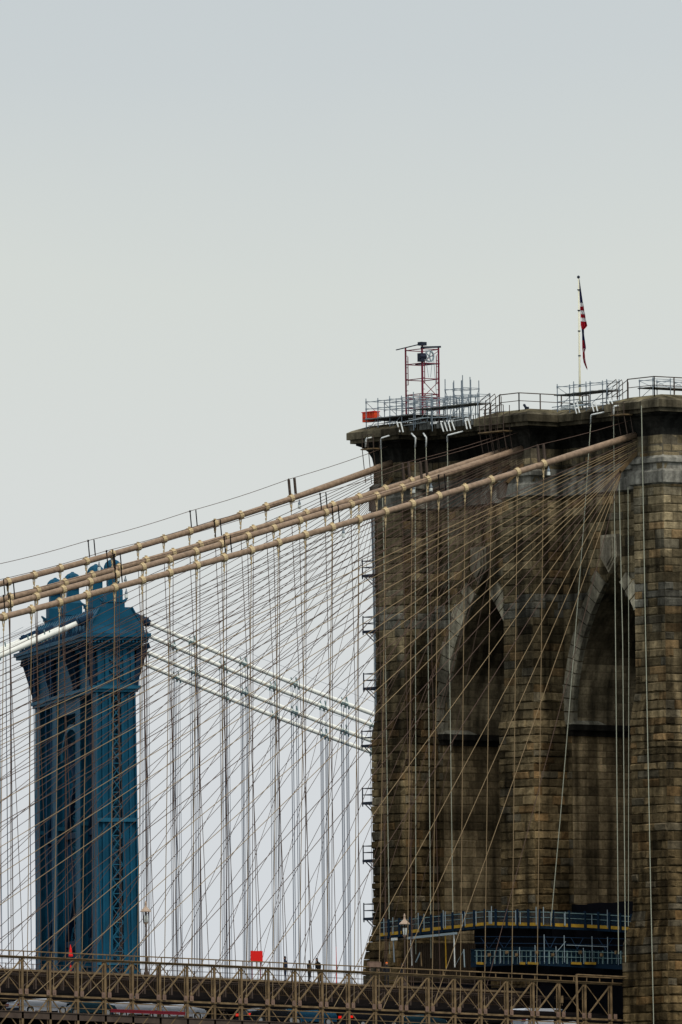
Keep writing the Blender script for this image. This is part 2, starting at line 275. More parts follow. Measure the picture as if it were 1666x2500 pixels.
# arch walls
w_ = 5.05; hA = ZAP-ZIMP; RA = (hA*hA+w_*w_)/(2*w_)
def arch_half(z):                            # half width of the pointed arch at height z
    if z <= ZIMP: return w_
    t = (z-ZIMP); 
    if t >= hA: return -1
    return math.sqrt(RA*RA-t*t)-(RA-w_)
def arch_pts(n=14):
    return [(arch_half(ZIMP+hA*i/n) if i < n else 0., ZIMP+hA*i/n) for i in range(n+1)]
for yc in (8., -8.):
    mb = MB()
    # core with the arch cut out, front and back at x .04 / 11.96
    ap = arch_pts()
    for x, fl in ((.04, 1), (11.96, 0)):
        for sgn in (1, -1):
            for (h0, z0), (h1, z1) in zip(ap, ap[1:]):
                vs = [(x, yc+sgn*h0, z0), (x, yc+sgn*5.4, z0), (x, yc+sgn*5.4, z1), (x, yc+sgn*h1, z1)]
                mb.add(vs, [(0, 1, 2, 3)], (.035, .03, .022), 1)
        mb.add([(x, yc-5.4, ZAP), (x, yc+5.4, ZAP), (x, yc+5.4, 76.9), (x, yc-5.4, 76.9)], [(0, 1, 2, 3)], (.035, .03, .022), 1)
    def sk(m, z, yc=yc): return abs(m[1]-yc) < arch_half(z)+.55 and z < 68.2
    def cf(m, z): return scol(z)
    face_blocks(mb, (0, yc+6.2), (0, yc-6.2), ZIMP+.35, 76.6, (-1, 0, 0), .05, .035, 1.5, skip=sk)
    for sg in (1, -1):                       # narrow strips of wall either side of the opening below the springing
        a, b = yc+sg*5.35, yc+sg*6.2
        face_blocks(mb, (0, max(a, b)), (0, min(a, b)), 30, ZIMP+.35, (-1, 0, 0), .05, .03, 1.0)
    mb.build('arch_wall', [M['rock'], M['core']], tower)
    # reveals (pier faces inside the opening) and vault
    mb = MB()
    streak = lambda m, z: tuple(V(.25, .178, .095)*random.uniform(.8, 1.2)*(1.5 if m[0] < 2.6 and random.random() < .8 else .85))  # front stones of each reveal paler than the deeper ones
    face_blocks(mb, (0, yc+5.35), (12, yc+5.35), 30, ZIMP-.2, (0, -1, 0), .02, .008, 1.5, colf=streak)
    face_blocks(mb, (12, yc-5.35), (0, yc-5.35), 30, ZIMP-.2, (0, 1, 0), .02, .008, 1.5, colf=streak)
    nV = 20
    for sgn in (1, -1):
        for i in range(nV):
            z0, z1 = ZIMP+hA*i/nV, ZIMP+hA*(i+1)/nV
            h0, h1 = arch_half(z0), max(arch_half(z1-1e-6), 0)
            x = 0.
            while x < 12:
                xb = min(x+random.uniform(1.1, 1.7), 12)
                c = tuple(V(.155, .12, .072)*random.uniform(.7, 1.25)*(1.7 if z0 < 59.5 else .8))  # upper vault stones darker, lower ones paler: vault shade put into the colour
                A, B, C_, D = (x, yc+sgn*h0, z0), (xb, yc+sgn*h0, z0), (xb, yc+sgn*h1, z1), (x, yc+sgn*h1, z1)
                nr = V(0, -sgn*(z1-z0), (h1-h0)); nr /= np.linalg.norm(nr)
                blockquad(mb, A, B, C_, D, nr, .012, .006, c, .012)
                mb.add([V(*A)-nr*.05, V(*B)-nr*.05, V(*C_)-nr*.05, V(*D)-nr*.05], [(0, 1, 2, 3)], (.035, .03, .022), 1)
                x = xb
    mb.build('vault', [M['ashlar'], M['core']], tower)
    # springing moulding, its shade and the lit cap put into the stone colour
    mb = MB()
    for sgn in (1, -1):
        y1, y0 = yc+sgn*(w_-.22), yc+sgn*5.6
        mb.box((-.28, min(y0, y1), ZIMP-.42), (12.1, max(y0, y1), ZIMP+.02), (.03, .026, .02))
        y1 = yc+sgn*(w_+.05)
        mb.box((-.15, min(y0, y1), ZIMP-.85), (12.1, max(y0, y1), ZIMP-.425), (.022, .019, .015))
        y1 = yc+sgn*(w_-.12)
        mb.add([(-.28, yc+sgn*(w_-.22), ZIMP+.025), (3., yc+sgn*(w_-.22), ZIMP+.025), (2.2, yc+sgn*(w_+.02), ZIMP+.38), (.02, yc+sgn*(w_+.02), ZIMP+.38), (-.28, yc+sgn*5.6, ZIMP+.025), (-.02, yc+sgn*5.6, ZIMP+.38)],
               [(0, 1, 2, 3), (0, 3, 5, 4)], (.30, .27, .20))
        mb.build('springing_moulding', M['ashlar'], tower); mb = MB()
    # voussoirs
    mb = MB()
    for sgn in (1, -1):
        cy = yc - sgn*(RA-w_); a1 = math.asin((hA-.9)/RA); n = 12
        for i in range(n):
            t0, t1 = a1*i/n, a1*(i+1)/n; ro = RA+random.choice((1.0, 1.25, 1.5)); ri = RA-.03
            P = [(cy+sgn*r*math.cos(t), ZIMP+r*math.sin(t)) for r, t in ((ri, t0+.003), (ro, t0+.003), (ro, t1-.003), (ri, t1-.003))]
            P = [(q[0] if abs(q[0]-yc) < 6.15 or True else q[0], q[1]) for q in P]
            col = V(.31, .27, .19)*random.uniform(.75, 1.2)
            vs = [(-.16-random.uniform(0, .05), *q) for q in P] + [(.3, *q) for q in P]
            mb.add(vs, [(0, 1, 2, 3), (0, 4, 5, 1), (1, 5, 6, 2), (2, 6, 7, 3), (3, 7, 4, 0)], tuple(col))
        mb.build('arch_ring', M['ashlar'], tower); mb = MB()
    mb = MB()                                # pointed keystone hanging over the apex
    for xo, s_, c_ in ((-.50, 1., (.26, .22, .155)), (-.62, .78, (.23, .195, .135)), (-.72, .55, (.27, .23, .165))):
        o = [(-.95*s_, 69.6-(1-s_)), (.95*s_, 69.6-(1-s_)), (1.0*s_, 67.9), (.0, 66.7-(.0 if s_ == 1 else -(1-s_)*1.2)), (-1.0*s_, 67.9)]
        vs = [(xo, yc+a, b) for a, b in o] + [(.2, yc+a, b) for a, b in o]
        mb.add(vs, [(0, 1, 2, 3, 4), (0, 5, 6, 1), (1, 6, 7, 2), (2, 7, 8, 3), (3, 8, 9, 4), (4, 9, 5, 0)], c_)
    mb.build('keystone', M['ashlar'], tower)
# mouldings that follow the plan
def plan(H=HB, front=-3, back=15):
    F = []
    F += [(-3, 16+HB), (-3, 16-HB), (0, 16-HB), (0, HB), (-3, HB), (-3, -HB), (0, -HB), (0, -16+HB), (-3, -16+HB), (-3, -17.8), (1.2, -17.8), (1.2, -16.6), (11.8, -16.6), (11.8, -17.8), (15, -17.8),
          (15, -16+HB), (12, -16+HB), (12, -HB), (15, -HB), (15, HB), (12, HB), (12, 16-HB), (15, 16-HB), (15, 16+HB), (12, 16+HB), (12, 18.9), (0, 18.9), (0, 16+HB)]
    return F
PL = plan()
def offp(P, o):
    n = len(P); r = []
    for i in range(n):
        a, b, c = P[i-1], P[i], P[(i+1) % n]
        def nr(p, q):
            dx, dy = q[0]-p[0], q[1]-p[1]; l = math.hypot(dx, dy); return (dy/l, -dx/l)
        n1, n2 = nr(a, b), nr(b, c)
        r.append((b[0]+o*(n1[0]+n2[0]) if n1 != n2 else b[0]+o*n1[0], b[1]+o*(n1[1]+n2[1]) if n1 != n2 else b[1]+o*n1[1]))
    return r
area = sum(PL[i-1][0]*PL[i][1]-PL[i][0]*PL[i-1][1] for i in range(len(PL)))
SG = 1 if area > 0 else -1
def sweep(mb, prof, colf, seg=1.3, cap=False):
    for (o0, z0), (o1, z1) in zip(prof, prof[1:]):
        A, B = offp(PL, SG*o0), offp(PL, SG*o1); n = len(PL)
        for i in range(n):
            a0, a1, b0, b1 = V(*A[i-1]), V(*A[i]), V(*B[i-1]), V(*B[i]); ln = np.linalg.norm(V(*PL[i])-V(*PL[i-1])); k = max(1, round(ln/seg))
            for j in range(k):
                s, t = j/k, (j+1)/k
                q = [a0+(a1-a0)*s, a0+(a1-a0)*t, b0+(b1-b0)*t, b0+(b1-b0)*s]
                mb.add([(*q[0], z0), (*q[1], z0), (*q[2], z1), (*q[3], z1)], [(0, 1, 2, 3)], colf(z0))
    if cap:
        A = offp(PL, SG*prof[-1][0]); mb.add([(*q, prof[-1][1]) for q in A], [tuple(range(len(A)))], colf(prof[-1][1]))
gr = lambda z: tuple(V(.235, .22, .18)*random.uniform(.72, 1.1))
mb = MB(); sweep(mb, [(-.05, 72.75), (.30, 72.9), (.30, 73.75), (.06, 73.95), (.06, 74.35), (.26, 74.45), (.26, 74.75), (.0, 75.0)], gr)
mb.build('belt_course', M['ashlar'], tower)
br = lambda z: tuple(V(.15, .125, .085)*random.uniform(.6, 1.1))
fc = lambda z: tuple(V(.15, .125, .08)*random.uniform(.45, 1.2)) if z > 78 else tuple(V(.03, .028, .023)*random.uniform(.75, 1.2))  # flare below the slab near black, shade of the overhang put into colour
mb = MB(); sweep(mb, [(.02, 75.0), (.02, 76.5)], br)
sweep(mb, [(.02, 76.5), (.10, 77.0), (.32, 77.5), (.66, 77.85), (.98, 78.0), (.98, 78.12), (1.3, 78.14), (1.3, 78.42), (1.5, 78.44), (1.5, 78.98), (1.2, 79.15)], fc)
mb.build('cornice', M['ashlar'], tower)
mb = MB(); sweep(mb, [(1.2, 79.15), (.2, 79.5), (-1.6, 79.6)], lambda z: tuple(V(.12, .098, .055)*random.uniform(.7, 1.3)), cap=True)
mb.build('roof', M['ashlar'], tower)
exec_late = []
# ------------------------------------------------------------------ main cables, suspender ropes, stays
P_ = 2.483
cx = np.array([-61.5, -49.0, -36.7, -26.6, -16.7, -7.6, -3.3]); cz = np.array([61.33, 64.34, 67.48, 70.11, 72.80, 75.4, 76.55])
cf2 = np.polyfit(cx, cz, 2)
CPX = {1: [(416,1366),(479,1348),(543,1327),(606,1310),(670,1288),(732,1270),(793,1250),(859,1233),(921,1213),(983,1194),(1044,1173),(223,1417),(158,1437),(93,1456),(29,1472)],
       2: [(439,1345),(567,1307),(632,1288),(695,1270),(757,1252),(821,1232),(884,1213),(945,1193),(1004,1170),(308,1384),(244,1401),(113,1437),(47,1454)],
       3: [(421,1309),(545,1272),(606,1254),(668,1236),(484,1291),(234,1361),(107,1399),(43,1416),(900,1157)]}
PROF = {0: cf2}
def zc(x): return float(np.polyval(PROF[CI], x))
def zt(x): return 35.26 - .0264*x            # top chord of the trusses
CAB = [  # name words, y at tower, y 50 m out, y of its truss, first band x, label bits
 ('nearest', -14.6, -14.1, -13., -11.89, 'nearest and lowest of the four brown main cables, crossing in front of both arches'),
 ('second', -.8, -1.7, -1.9, None, 'lower cable of the middle pair of brown main cables, landing on the middle buttress'),
 ('third', .9, 1.7, 1.9, None, 'upper cable of the middle pair of brown main cables, partly hidden behind its twin'),
 ('farthest', 15.5, 14.6, 13., None, 'farthest and highest brown main cable, against open sky, landing on the left buttress')]
BP = [(1327, 1127), (1044, 1171), (1004, 1168), (711, 1225)]
def ycab(c, x): return c[1] + (c[2]-c[1])*(-3-x)/50.
XEND = -132.
for ci, c in enumerate(CAB):
    CI = ci
    if ci:
        q_ = [px_y(a_, b_, c[1]+(c[2]-c[1])*.5) for a_, b_ in CPX[ci]] + [np.array((-3.2, 0, 76.5))]*3
        PROF[ci] = np.polyfit([p_[0] for p_ in q_], [p_[2] for p_ in q_], 2)
    xb0 = px_y(BP[ci][0], BP[ci][1], ycab(c, -12))[0]
    cab = thing('main_cable', c[5], 'bridge cable', (-3.2, c[1], zc(-3.2)), 'brown main cables')
    pt_ = lambda x, dz=0, dy=0: V(x, ycab(c, x)+dy, zc(x)+dz)
    xs = list(np.linspace(-3.1, XEND, 60))
    MB().tube([pt_(x) for x in xs], [.225 if x < -10 else .255 for x in xs], 12).build('cable', M['cable'], cab, smooth=True)
    # loose strands flare where the cable enters the tower
    bx = [xb0 - P_*k for k in range(0, 28)]
    for k, x in enumerate(bx):
        b = MB(); a = pt_(x-.16); e = pt_(x+.16)
        b.bar(a, e, .305, n=12); b.box((x-.07, ycab(c, x)-.08, zc(x)+.26), (x+.07, ycab(c, x)+.08, zc(x)+.38))
        for s in (-1, 1): b.bar(pt_(x+.07*s, -.26), pt_(x+.07*s, -.55), .028)
        b.bar(pt_(x, -.5), pt_(x, -.72), .075, n=6); b.bar(pt_(x+.03, -.72), pt_(x+.02, -.85), .04, n=6); b.bar(pt_(x, -.84), pt_(x, -1.0), .065, n=6); b.bar(pt_(x, -1.0), pt_(x, -1.15), .03, n=6)
        b.build('cable_band', M['band'], cab)
    # hand ropes over the cable and their paired posts
    posts = {0: [(1316, 1332), (1075,)], 1: [(1033, 1048), (784, 796), (273, 285)], 2: [(985, 1000), (529,)], 3: [(711, 727), (466, 478), (213, 229)]}[ci]
    px0 = [px_y(q[0], 1200, ycab(c, -20))[0] for q in posts]
    while px0[-1] > -75: px0.append(px0[-1]-P_*4)
    tops = []
    for j, x in enumerate(px0):
        hgt = 1.25
        b = MB()
        for s in (0, .55):
            b.bar(pt_(x+s, .25), pt_(x+s-.12, hgt+.25), .032 if j else .075); 
        b.bar(pt_(x-.14, hgt+.2, 0), pt_(x-.10, hgt+.34, 0), .05)
        b.build('hand_rope_post', M['darks'] if j else M['truss_d'], cab); tops.append(pt_(x-.12, hgt+.3))
    b = MB()
    p0 = V(-3.05, c[1]-.2, 77.9)
    for p1 in tops:
        n = 8; pts = [p0+(p1-p0)*i/n - V(0, 0, .10*np.linalg.norm(p1-p0)/10*math.sin(math.pi*i/n)) for i in range(n+1)]
        b.tube(pts, .022, 4); p0 = p1
    b.build('hand_rope', M['rope'], cab)
    for j, x in enumerate(px0[:6:2]):
        g = thing('necklace_light', ('white lantern with grey housing hung just under the %s main cable' % c[0]) + ((', nearest the tower', ', second from the tower', ', third from the tower')[j]), 'lamp', pt_(x+.9, -1.0), 'necklace lights on the cables')
        MB().lathe(pt_(x+.9, -1.0), [(.06, 0), (.13, .05), (.13, .26), (.07, .30)], 8).build('lamp_glass', M['lampglass'], g)
        MB().lathe(pt_(x+.9, -.70), [(.09, 0), (.12, .1), (.05, .28), (.03, .42)], 8).build('lamp_housing', M['galv'], g)
    # stays
    lower = (px_x(1519, 1142, -4.2) - V(0, px_x(1519, 1142, -4.2)[1], 0))
    xa, za = -4.6, 73.9
    sb = MB(); A = V(-3.0, c[1], 75.3); B = V(xa, c[1]-.1, za)
    sb.bar(A, B, .07, .15); sb.bar(A+V(0, -.14, 0), B+V(-.1, -.14, -.05), .02, .1); sb.bar(B+V(-.08, -.2, 0), B+V(-.08, .2, 0), .09, n=8)
    tag(sb.build('stay_bracket', M['truss']), 'buff steel link where the stays of the %s main cable gather at its buttress' % c[0], 'bracket', 'stay brackets')
    stays = []
    NS = 22
    for j in range(NS):
        xe = -17.4 - 4.55*j + (ci*.8)
        ze = zt(xe)-2.7 if ci in (0, 3) else zt(xe)-1.6
        if j < 12: p = V(xa+.02*j, c[1]-.12+.02*(j % 3), za-.3+.06*j)
        else: p = V(-3.1, c[1]-.25+.05*(j % 5), 75.05+.14*(j-12))
        stays.append((p, V(xe, c[3], ze)))
    for j, (p, e) in enumerate(stays):
        b = MB(); n = 6; sag = .012*np.linalg.norm(e-p)*.25
        b.tube([p+(e-p)*i/n - V(0, 0, sag*math.sin(math.pi*i/n)) for i in range(n+1)], .028 if ci == 0 else .023, 4)
        tag(b.build('stay_cable', M[random.choice(('rope_l', 'rope_l', 'rope'))] if ci == 0 else M['rope' if j % 3 else 'rope_k']), '%s thin brown stay counted from the tower, fanning down from the %s main cable' % (ORD[j], c[0]), 'stay', 'stays of the %s main cable' % c[0])
    # suspenders
    for k, x in enumerate(bx):
        if x < -76: break
        top = V(x, ycab(c, x), zc(x)-1.1); bot = V(x+random.uniform(-.12, .12), c[3], (zt(x)-2.6 if ci in (0, 3) else zt(x)-1.5))
        b = MB(); b.bar(top, bot, .017 if ci else .02, n=4)
        for (p, e) in stays:
            if e[0] < x < p[0]:
                t = (x-p[0])/(e[0]-p[0]); z = p[2]+(e[2]-p[2])*t - .012*np.linalg.norm(e-p)*.25*math.sin(math.pi*t)
                if bot[2]+1 < z < top[2]-.5:
                    q = top+(bot-top)*(top[2]-z)/(top[2]-bot[2]); b.oct(q, .065)
        b.box((bot[0]-.06, bot[1]-.06, bot[2]), (bot[0]+.06, bot[1]+.06, bot[2]+.5))
        tag(b.build('suspender_rope', M['rope'] if ci else M['rope_l']), '%s thin vertical brown suspender counted from the tower, under the %s main cable' % (ORD[k], c[0]), 'rope', 'suspenders of the %s main cable' % c[0])
# ------------------------------------------------------------------ deck
X0, X1 = 14., -132.
def strip(mb, y0, y1, zo0, zo1, x0=X0, x1=X1, n=1, col=None, mi=0):
    # a long member following the gently rising deck
    vs = []
    for x in (x0, x1): vs += [(x, y0, zt(x)+zo0), (x, y1, zt(x)+zo0), (x, y1, zt(x)+zo1), (x, y0, zt(x)+zo1)]
    mb.add(vs, [(0, 1, 2, 3), (7, 6, 5, 4), (0, 4, 5, 1), (1, 5, 6, 2), (2, 6, 7, 3), (3, 7, 4, 0)], col, mi)
mb = MB(); strip(mb, -12.6, -2.9, -4.35, -4.02); strip(mb, 2.9, 12.6, -4.35, -4.02)
o = mb.build('road', M['road']); o['kind'] = 'structure'
PX = [-4.82-P_*k for k in range(0, 51)]
def truss(y, label, d, rank, mt, md, full=True, tp=0.):
    t = thing('stiffening_truss', label, 'truss', (X1/2, y, zt(X1/2)-5.4), 'stiffening trusses of the deck')
    mi_, bt = -2.72, -5.35
    b = MB(); strip(b, y-.09*d, y+.09*d, tp-.17, tp); strip(b, y-.2*d, y+.2*d, tp-.04, tp+.012); b.build('top_chord', mt, t)
    b = MB(); strip(b, y-.1*d, y+.1*d, mi_-.14, mi_); b.build('middle_chord', mt, t)
    b = MB(); strip(b, y-.2*d, y+.2*d, bt-.3, bt); b.build('bottom_chord', mt, t)
    if full:
        b = MB(); strip(b, y-.05, y+.1, -4.5, -4.0); strip(b, y-.12, y+.1, -4.03, -3.97); b.build('edge_beam', M['truss_d'], t)
    vis = [x for x in PX if x > (-72 if full else -70)]
    rest = [x for x in PX if x not in vis]
    def post(b, x): b.box((x-.08*d, y-.05, zt(x)+bt), (x+.08*d, y+.05, zt(x)+tp-.1)); b.box((x-.19*d, y+.05, zt(x)+bt), (x-.13*d, y+.11, zt(x)+tp-.1))
    def diag(b, x):
        xn = x-P_
        b.bar((x-.15, y-.05, zt(x)+tp-.25), (xn+.25, y-.05, zt(xn)+mi_+.28), .035*d, .042*d)          # heavy strut falling to the left
        b.bar((xn+.15, y+.07, zt(xn)+tp-.25), (x-.25, y+.07, zt(x)+mi_+.28), .02, .028*d)
        b.bar((x-.15, y-.03, zt(x)+mi_-.25), (xn+.15, y-.03, zt(xn)+bt), .03*d, .038*d)
        b.bar((xn+.15, y+.07, zt(xn)+mi_-.25), (x-.15, y+.07, zt(x)+bt), .025, .035*d)
    def gus(b, x):
        z = zt(x)+mi_
        for s in (-1, 1): b.box((x+s*.27-.15, y-.2, z-.04), (x+s*.27+.15, y-.14, z+.36)); b.box((x+s*.27-.04, y-.23, z+.1), (x+s*.27+.04, y-.2, z+.2))
    if full:
        for x in vis:
            b = MB(); post(b, x); b.build('post', mt, t)
            b = MB(); diag(b, x); b.build('diagonal_bracing', mt, t)
            b = MB(); gus(b, x); b.build('gusset_plate', M['gusset'], t)
        b = MB(); [post(b, x) or diag(b, x) for x in rest]; b.build('distant_panels', mt, t)['kind'] = 'stuff'
        b = MB(); strip(b, y-.03, y+.05, -3.15, -3.08); strip(b, y-.06, y, -3.62, -3.58); b.build('service_pipe', mt, t)
    else:
        for x in vis:
            b = MB(); post(b, x); b.build('post', md, t)
            b = MB(); diag(b, x); b.build('diagonal_bracing', md, t)
        b = MB(); [post(b, x) or diag(b, x) for x in rest]; b.build('distant_panels', md, t)['kind'] = 'stuff'
    return t
nt_ = truss(-13., 'long buff painted stiffening truss with crossed bracing, nearest, along the bottom edge', 1.15, 0, M['truss'], M['truss'])
b = MB(); strip(b, -13.28, -13.16, .32, .40)
for x in PX[:30]:
    for dx in (0, P_/2): b.box((x+dx-.03, -13.24, zt(x+dx)), (x+dx+.03, -13.18, zt(x+dx)+.34))
b.build('hand_pipe', M['truss'], nt_)
truss(-4.4, 'dark brown inner truss between the near roadway and the footway', .8, 1, M['truss_d'], M['truss_d'], False, -.75)
truss(4.4, 'dark brown inner truss on the far side of the footway', .8, 2, M['truss_d'], M['truss_d'], False, -.75)
truss(13., 'dark brown outer truss on the far edge of the deck', .9, 3, M['truss_d'], M['truss_d'], False)
# floor framing
fr = thing('floor_framing', 'dark brown cross beams and stringers under and over the roadways, seen through the near truss', 'floor beams', (X1/2, 0, 31))
for nm, z0, z1, wd in (('overhead_beam', -2.95, -2.45, .09), ('floor_beam', -5.3, -4.38, .12)):
    b = MB()
    for x in PX: b.box((x-wd, -12.8, zt(x)+z0), (x+wd, 12.8, zt(x)+z1))
    b.build(nm+'s', M['darks'], fr)
b = MB()
for y in (-11, -8.5, -6, 6, 8.5, 11): strip(b, y-.1, y+.1, -4.9, -4.36)
for y in (-10.2, -6.4, 6.4, 10.2): strip(b, y-.08, y+.08, -2.44, -2.2)
b.build('stringer', M['darks'], fr)
# footway
pr = thing('footway', 'raised timber footway with picket railings running behind the near truss', 'footway', (X1/2, 0, 33))
b = MB(); strip(b, -2.7, 2.7, -.5, -.35); b.build('planking', M['wood'], pr)
b = MB()
for y in (-2.7, 2.7): strip(b, y-.12, y+.12, -2.4, -1.5)
for y in (-2.62, 0, 2.62): strip(b, y-.1, y+.1, -2.3, -.52)
for x in PX:
    b.box((x-.08, -4.3, zt(x)-2.4), (x+.08, 4.3, zt(x)-1.9))
b.build('girder', M['darks'], pr)
for y in (-2.75, 2.75):
    b = MB(); strip(b, y-.04, y+.04, -.58, -.5); strip(b, y-.04, y+.04, -1.5, -1.42); x = 12.
    while x > -80:
        b.box((x-.03, y-.02, zt(x)-1.45), (x+.03, y+.02, zt(x)-.52)); x -= .17
    b.build('picket_fascia', M['hoard'], pr)
    b = MB()
    for h_ in (.35, .7): strip(b, y-.012, y+.012, h_-.35, h_-.328)
    for x in PX: b.box((x-.025, y-.025, zt(x)-.5), (x+.025, y+.025, zt(x)+.38))
    b.build('wire_railing', M['truss_d'], pr)
#@@PART2
# ------------------------------------------------------------------ the blue bridge behind
PH = math.radians(77.6)
av = math.sin(PH)*rv + math.cos(PH)*dv; nv = math.cos(PH)*rv - math.sin(PH)*dv
G = CAM + 1400*dv + rv*((273-IW/2)/FPX*1400); G = V(G[0], G[1], 0)
def lp(a, n, z): return G + av*a + nv*n + V(0, 0, z)
def lbox(mb, a, n, z, taper=None, mi=0):
    t = taper or (a[0], a[1], n[0], n[1])
    vs = [lp(a[0], n[0], z[0]), lp(a[1], n[0], z[0]), lp(a[1], n[1], z[0]), lp(a[0], n[1], z[0]), lp(t[0], t[2], z[1]), lp(t[1], t[2], z[1]), lp(t[1], t[3], z[1]), lp(t[0], t[3], z[1])]
    return mb.add(vs, [(0,3,2,1),(4,5,6,7),(0,1,5,4),(1,2,6,5),(2,3,7,6),(3,0,4,7)], None, mi)
bt = thing('steel_bridge_tower', 'blue painted steel bridge tower with domed finials standing behind the cables at left', 'bridge tower', lp(0, -17, 0))
LEGN = [0, -10.4, -25., -36.]
def hw(z): return 2.32 + max(0, 90-z)*.0068          # half width of a leg along the bridge
ZL0, ZL1 = 20., 86.
for i, n in enumerate(LEGN):
    b = MB()
    # four corner box posts joined by web plates; the lattice window sits between them on the broad sides
    for z0, z1 in ((ZL0, 53.), (53., 70.), (70., ZL1)):
        w0, w1 = hw(z0), hw(z1)
        for sa in (-1, 1):
            def br_(e, f): return (sorted((sa*w0*e, sa*w0*f)), sorted((sa*w1*e, sa*w1*f)))
            # edge column, flange, inner column: stepped so the side reads as several vertical members
            for e, f, dn in ((.26, .38, 1.3), (.38, .62, 1.0), (.62, .72, 1.2), (.72, .93, .95), (.93, 1., 1.34)):
                q0, q1 = br_(e, f)
                lbox(b, (q0[0], q0[1]), (n-dn, n+dn), (z0, z1-.002), (q1[0], q1[1], n-dn, n+dn))
    b.build('leg', M['blue'] if i != 2 else M['blue'], bt)
    b = MB()
    for z0 in np.arange(ZL0, ZL1-1, 1.72):
        z1 = z0+1.72; w0, w1 = hw(z0)*.26, hw(z1)*.26
        for nn in (n+1.1, n-1.1):
            b.bar(lp(-w0, nn, z0), lp(w1, nn, z1), .09, .05); b.bar(lp(w0, nn, z0), lp(-w1, nn, z1), .09, .05)
            b.bar(lp(-w0, nn, z0), lp(w0, nn, z0), .08, .05)
    b.build('lattice', M['blue_l'], bt)
    b = MB()
    for z0, z1 in ((ZL0, 53.), (53., 70.), (70., ZL1)):
        w0, w1 = hw(z0), hw(z1)
        for dn in (-1.40, 1.17):
            vs = [lp(-w0-.03, n+dn, z0), lp(-w0-.03, n+dn+.25, z0), lp(-w1-.03, n+dn+.25, z1), lp(-w1-.03, n+dn, z1)]
            b.add(vs + [v+av*.06 for v in vs], [(0,1,2,3),(7,6,5,4),(0,4,5,1),(1,5,6,2),(2,6,7,3),(3,7,4,0)])
        lbox(b, (-hw(z0)*.98, hw(z0)*.98), (n-1.42, n+1.42), (z0-.2, z0+.25))
    b.build('flange', M['blue_l'], bt)
# bracing between the legs (seen nearly edge on)
b = MB()
for n0, n1 in zip(LEGN, LEGN[1:]):
    for z0 in (30, 43, 56, 69):
        z1 = z0+13
        for sa in (-1, 1):
            a = sa*hw(z0)*.5
            b.bar(lp(a, n0-1, z0), lp(a, n1+1, z1), .25, .3); b.bar(lp(a, n1+1, z0), lp(a, n0-1, z1), .25, .3); b.bar(lp(a, n0-1, z0), lp(a, n1+1, z0), .3, .35)
b.build('cross_bracing', M['blue_d'], bt)
b = MB()                                     # arched portal between the two middle legs
for k in range(12):
    t0, t1 = math.pi*k/12, math.pi*(k+1)/12; c = (LEGN[1]+LEGN[2])/2; rr = 5.8
    for sa in (-1, 1): b.bar(lp(sa*1.6, c+rr*math.cos(t0), 78+rr*.7*math.sin(t0)), lp(sa*1.6, c+rr*math.cos(t1), 78+rr*.7*math.sin(t1)), .25, .3)
b.build('portal_arch', M['blue_l'], bt)
b = MB()
lbox(b, (-2.30, 2.30), (-37.2, 1.15), (86, 91)); lbox(b, (-2.1, 2.1), (-24, -11.4), (83.5, 85.99))
for i in range(len(LEGN)):
    n = LEGN[i]
    for a in (-2.0, -1.1, 1.1, 2.0): lbox(b, (a-.22, a+.22), (n-1.45, n+1.4), (86.6, 90.6))
    for k in range(3):
        z0 = 86.6+1.33*k; b.bar(lp(-.85, n+1.32, z0), lp(.85, n+1.32, z0+1.33), .08); b.bar(lp(.85, n+1.32, z0), lp(-.85, n+1.32, z0+1.33), .08)
b.build('portal_frieze', M['blue'], bt)
b = MB()
lbox(b, (-2.9, 2.9), (-37.8, 1.75), (85.6, 85.98)); lbox(b, (-2.65, 2.65), (-37.6, 1.5), (85.25, 85.59))
b.build('string_course', M['blue_l'], bt)
b = MB()                                     # heavy cornice with dentils
for (w, nn, z0, z1) in ((2.75, 1.6, 90.4, 90.7), (3.1, 1.95, 90.705, 91.05), (3.75, 2.6, 91.35, 91.7), (4.0, 2.85, 91.705, 92.15)):
    lbox(b, (-w-.3*(w > 3.5), w), (-36-nn-2.2*(w > 3.), nn), (z0, z1))
lbox(b, (-3.3, 3.3), (-38.1, 2.15), (91.052, 91.348))
for a in np.arange(-3.55, 3.6, .42): lbox(b, (a-.11, a+.11), (2.16, 2.5), (91.06, 91.34))
for n in np.arange(-38., 2.3, .6): lbox(b, (-3.65, -3.31), (n-.13, n+.13), (91.06, 91.34)); lbox(b, (3.31, 3.65), (n-.13, n+.13), (91.06, 91.34))
b.build('cornice', M['blue'], bt)
b = MB()
for n in np.arange(-38.5, 2.8, 1.1): b.bar(lp(-3.95, n, 92.15), lp(-3.95, n, 92.75), .16, n=6, r2=.02)
for a in (3.5, 2.9, 2.3): b.bar(lp(a, 2.7, 92.15), lp(a, 2.7, 92.6), .14, n=6, r2=.02)
b.build('cresting', M['blue_d'], bt)
for n in LEGN:                               # curved openwork brackets under the cornice
    for sa in (-1, 1):
        b = MB(); pts = []
        for k in range(9):
            t = math.pi/2*k/8; pts.append((sa*(hw(86)+.1+1.75*(1-math.cos(t))), 85.9+4.9*math.sin(t)))
        for (a0, z0), (a1, z1) in zip(pts, pts[1:]): b.bar(lp(a0, n+.9, z0), lp(a1, n+.9, z1), .14, .35); b.bar(lp(a0, n-.9, z0), lp(a1, n-.9, z1), .14, .35)
        for k in (2, 4, 6): b.bar(lp(sa*2.3, n, pts[k][1]), lp(pts[k][0], n, pts[k][1]), .12, 1.)
        b.bar(lp(sa*2.35, n, 86.3), lp(sa*3.6, n, 90.4), .1, .5)
        lbox(b, sorted((sa*2.55, sa*3.5)), (n-1.05, n+1.05), (89.6, 90.39))
        b.build('cornice_bracket', M['blue_d'], bt)
b = MB()                                     # sloping roof house along the top
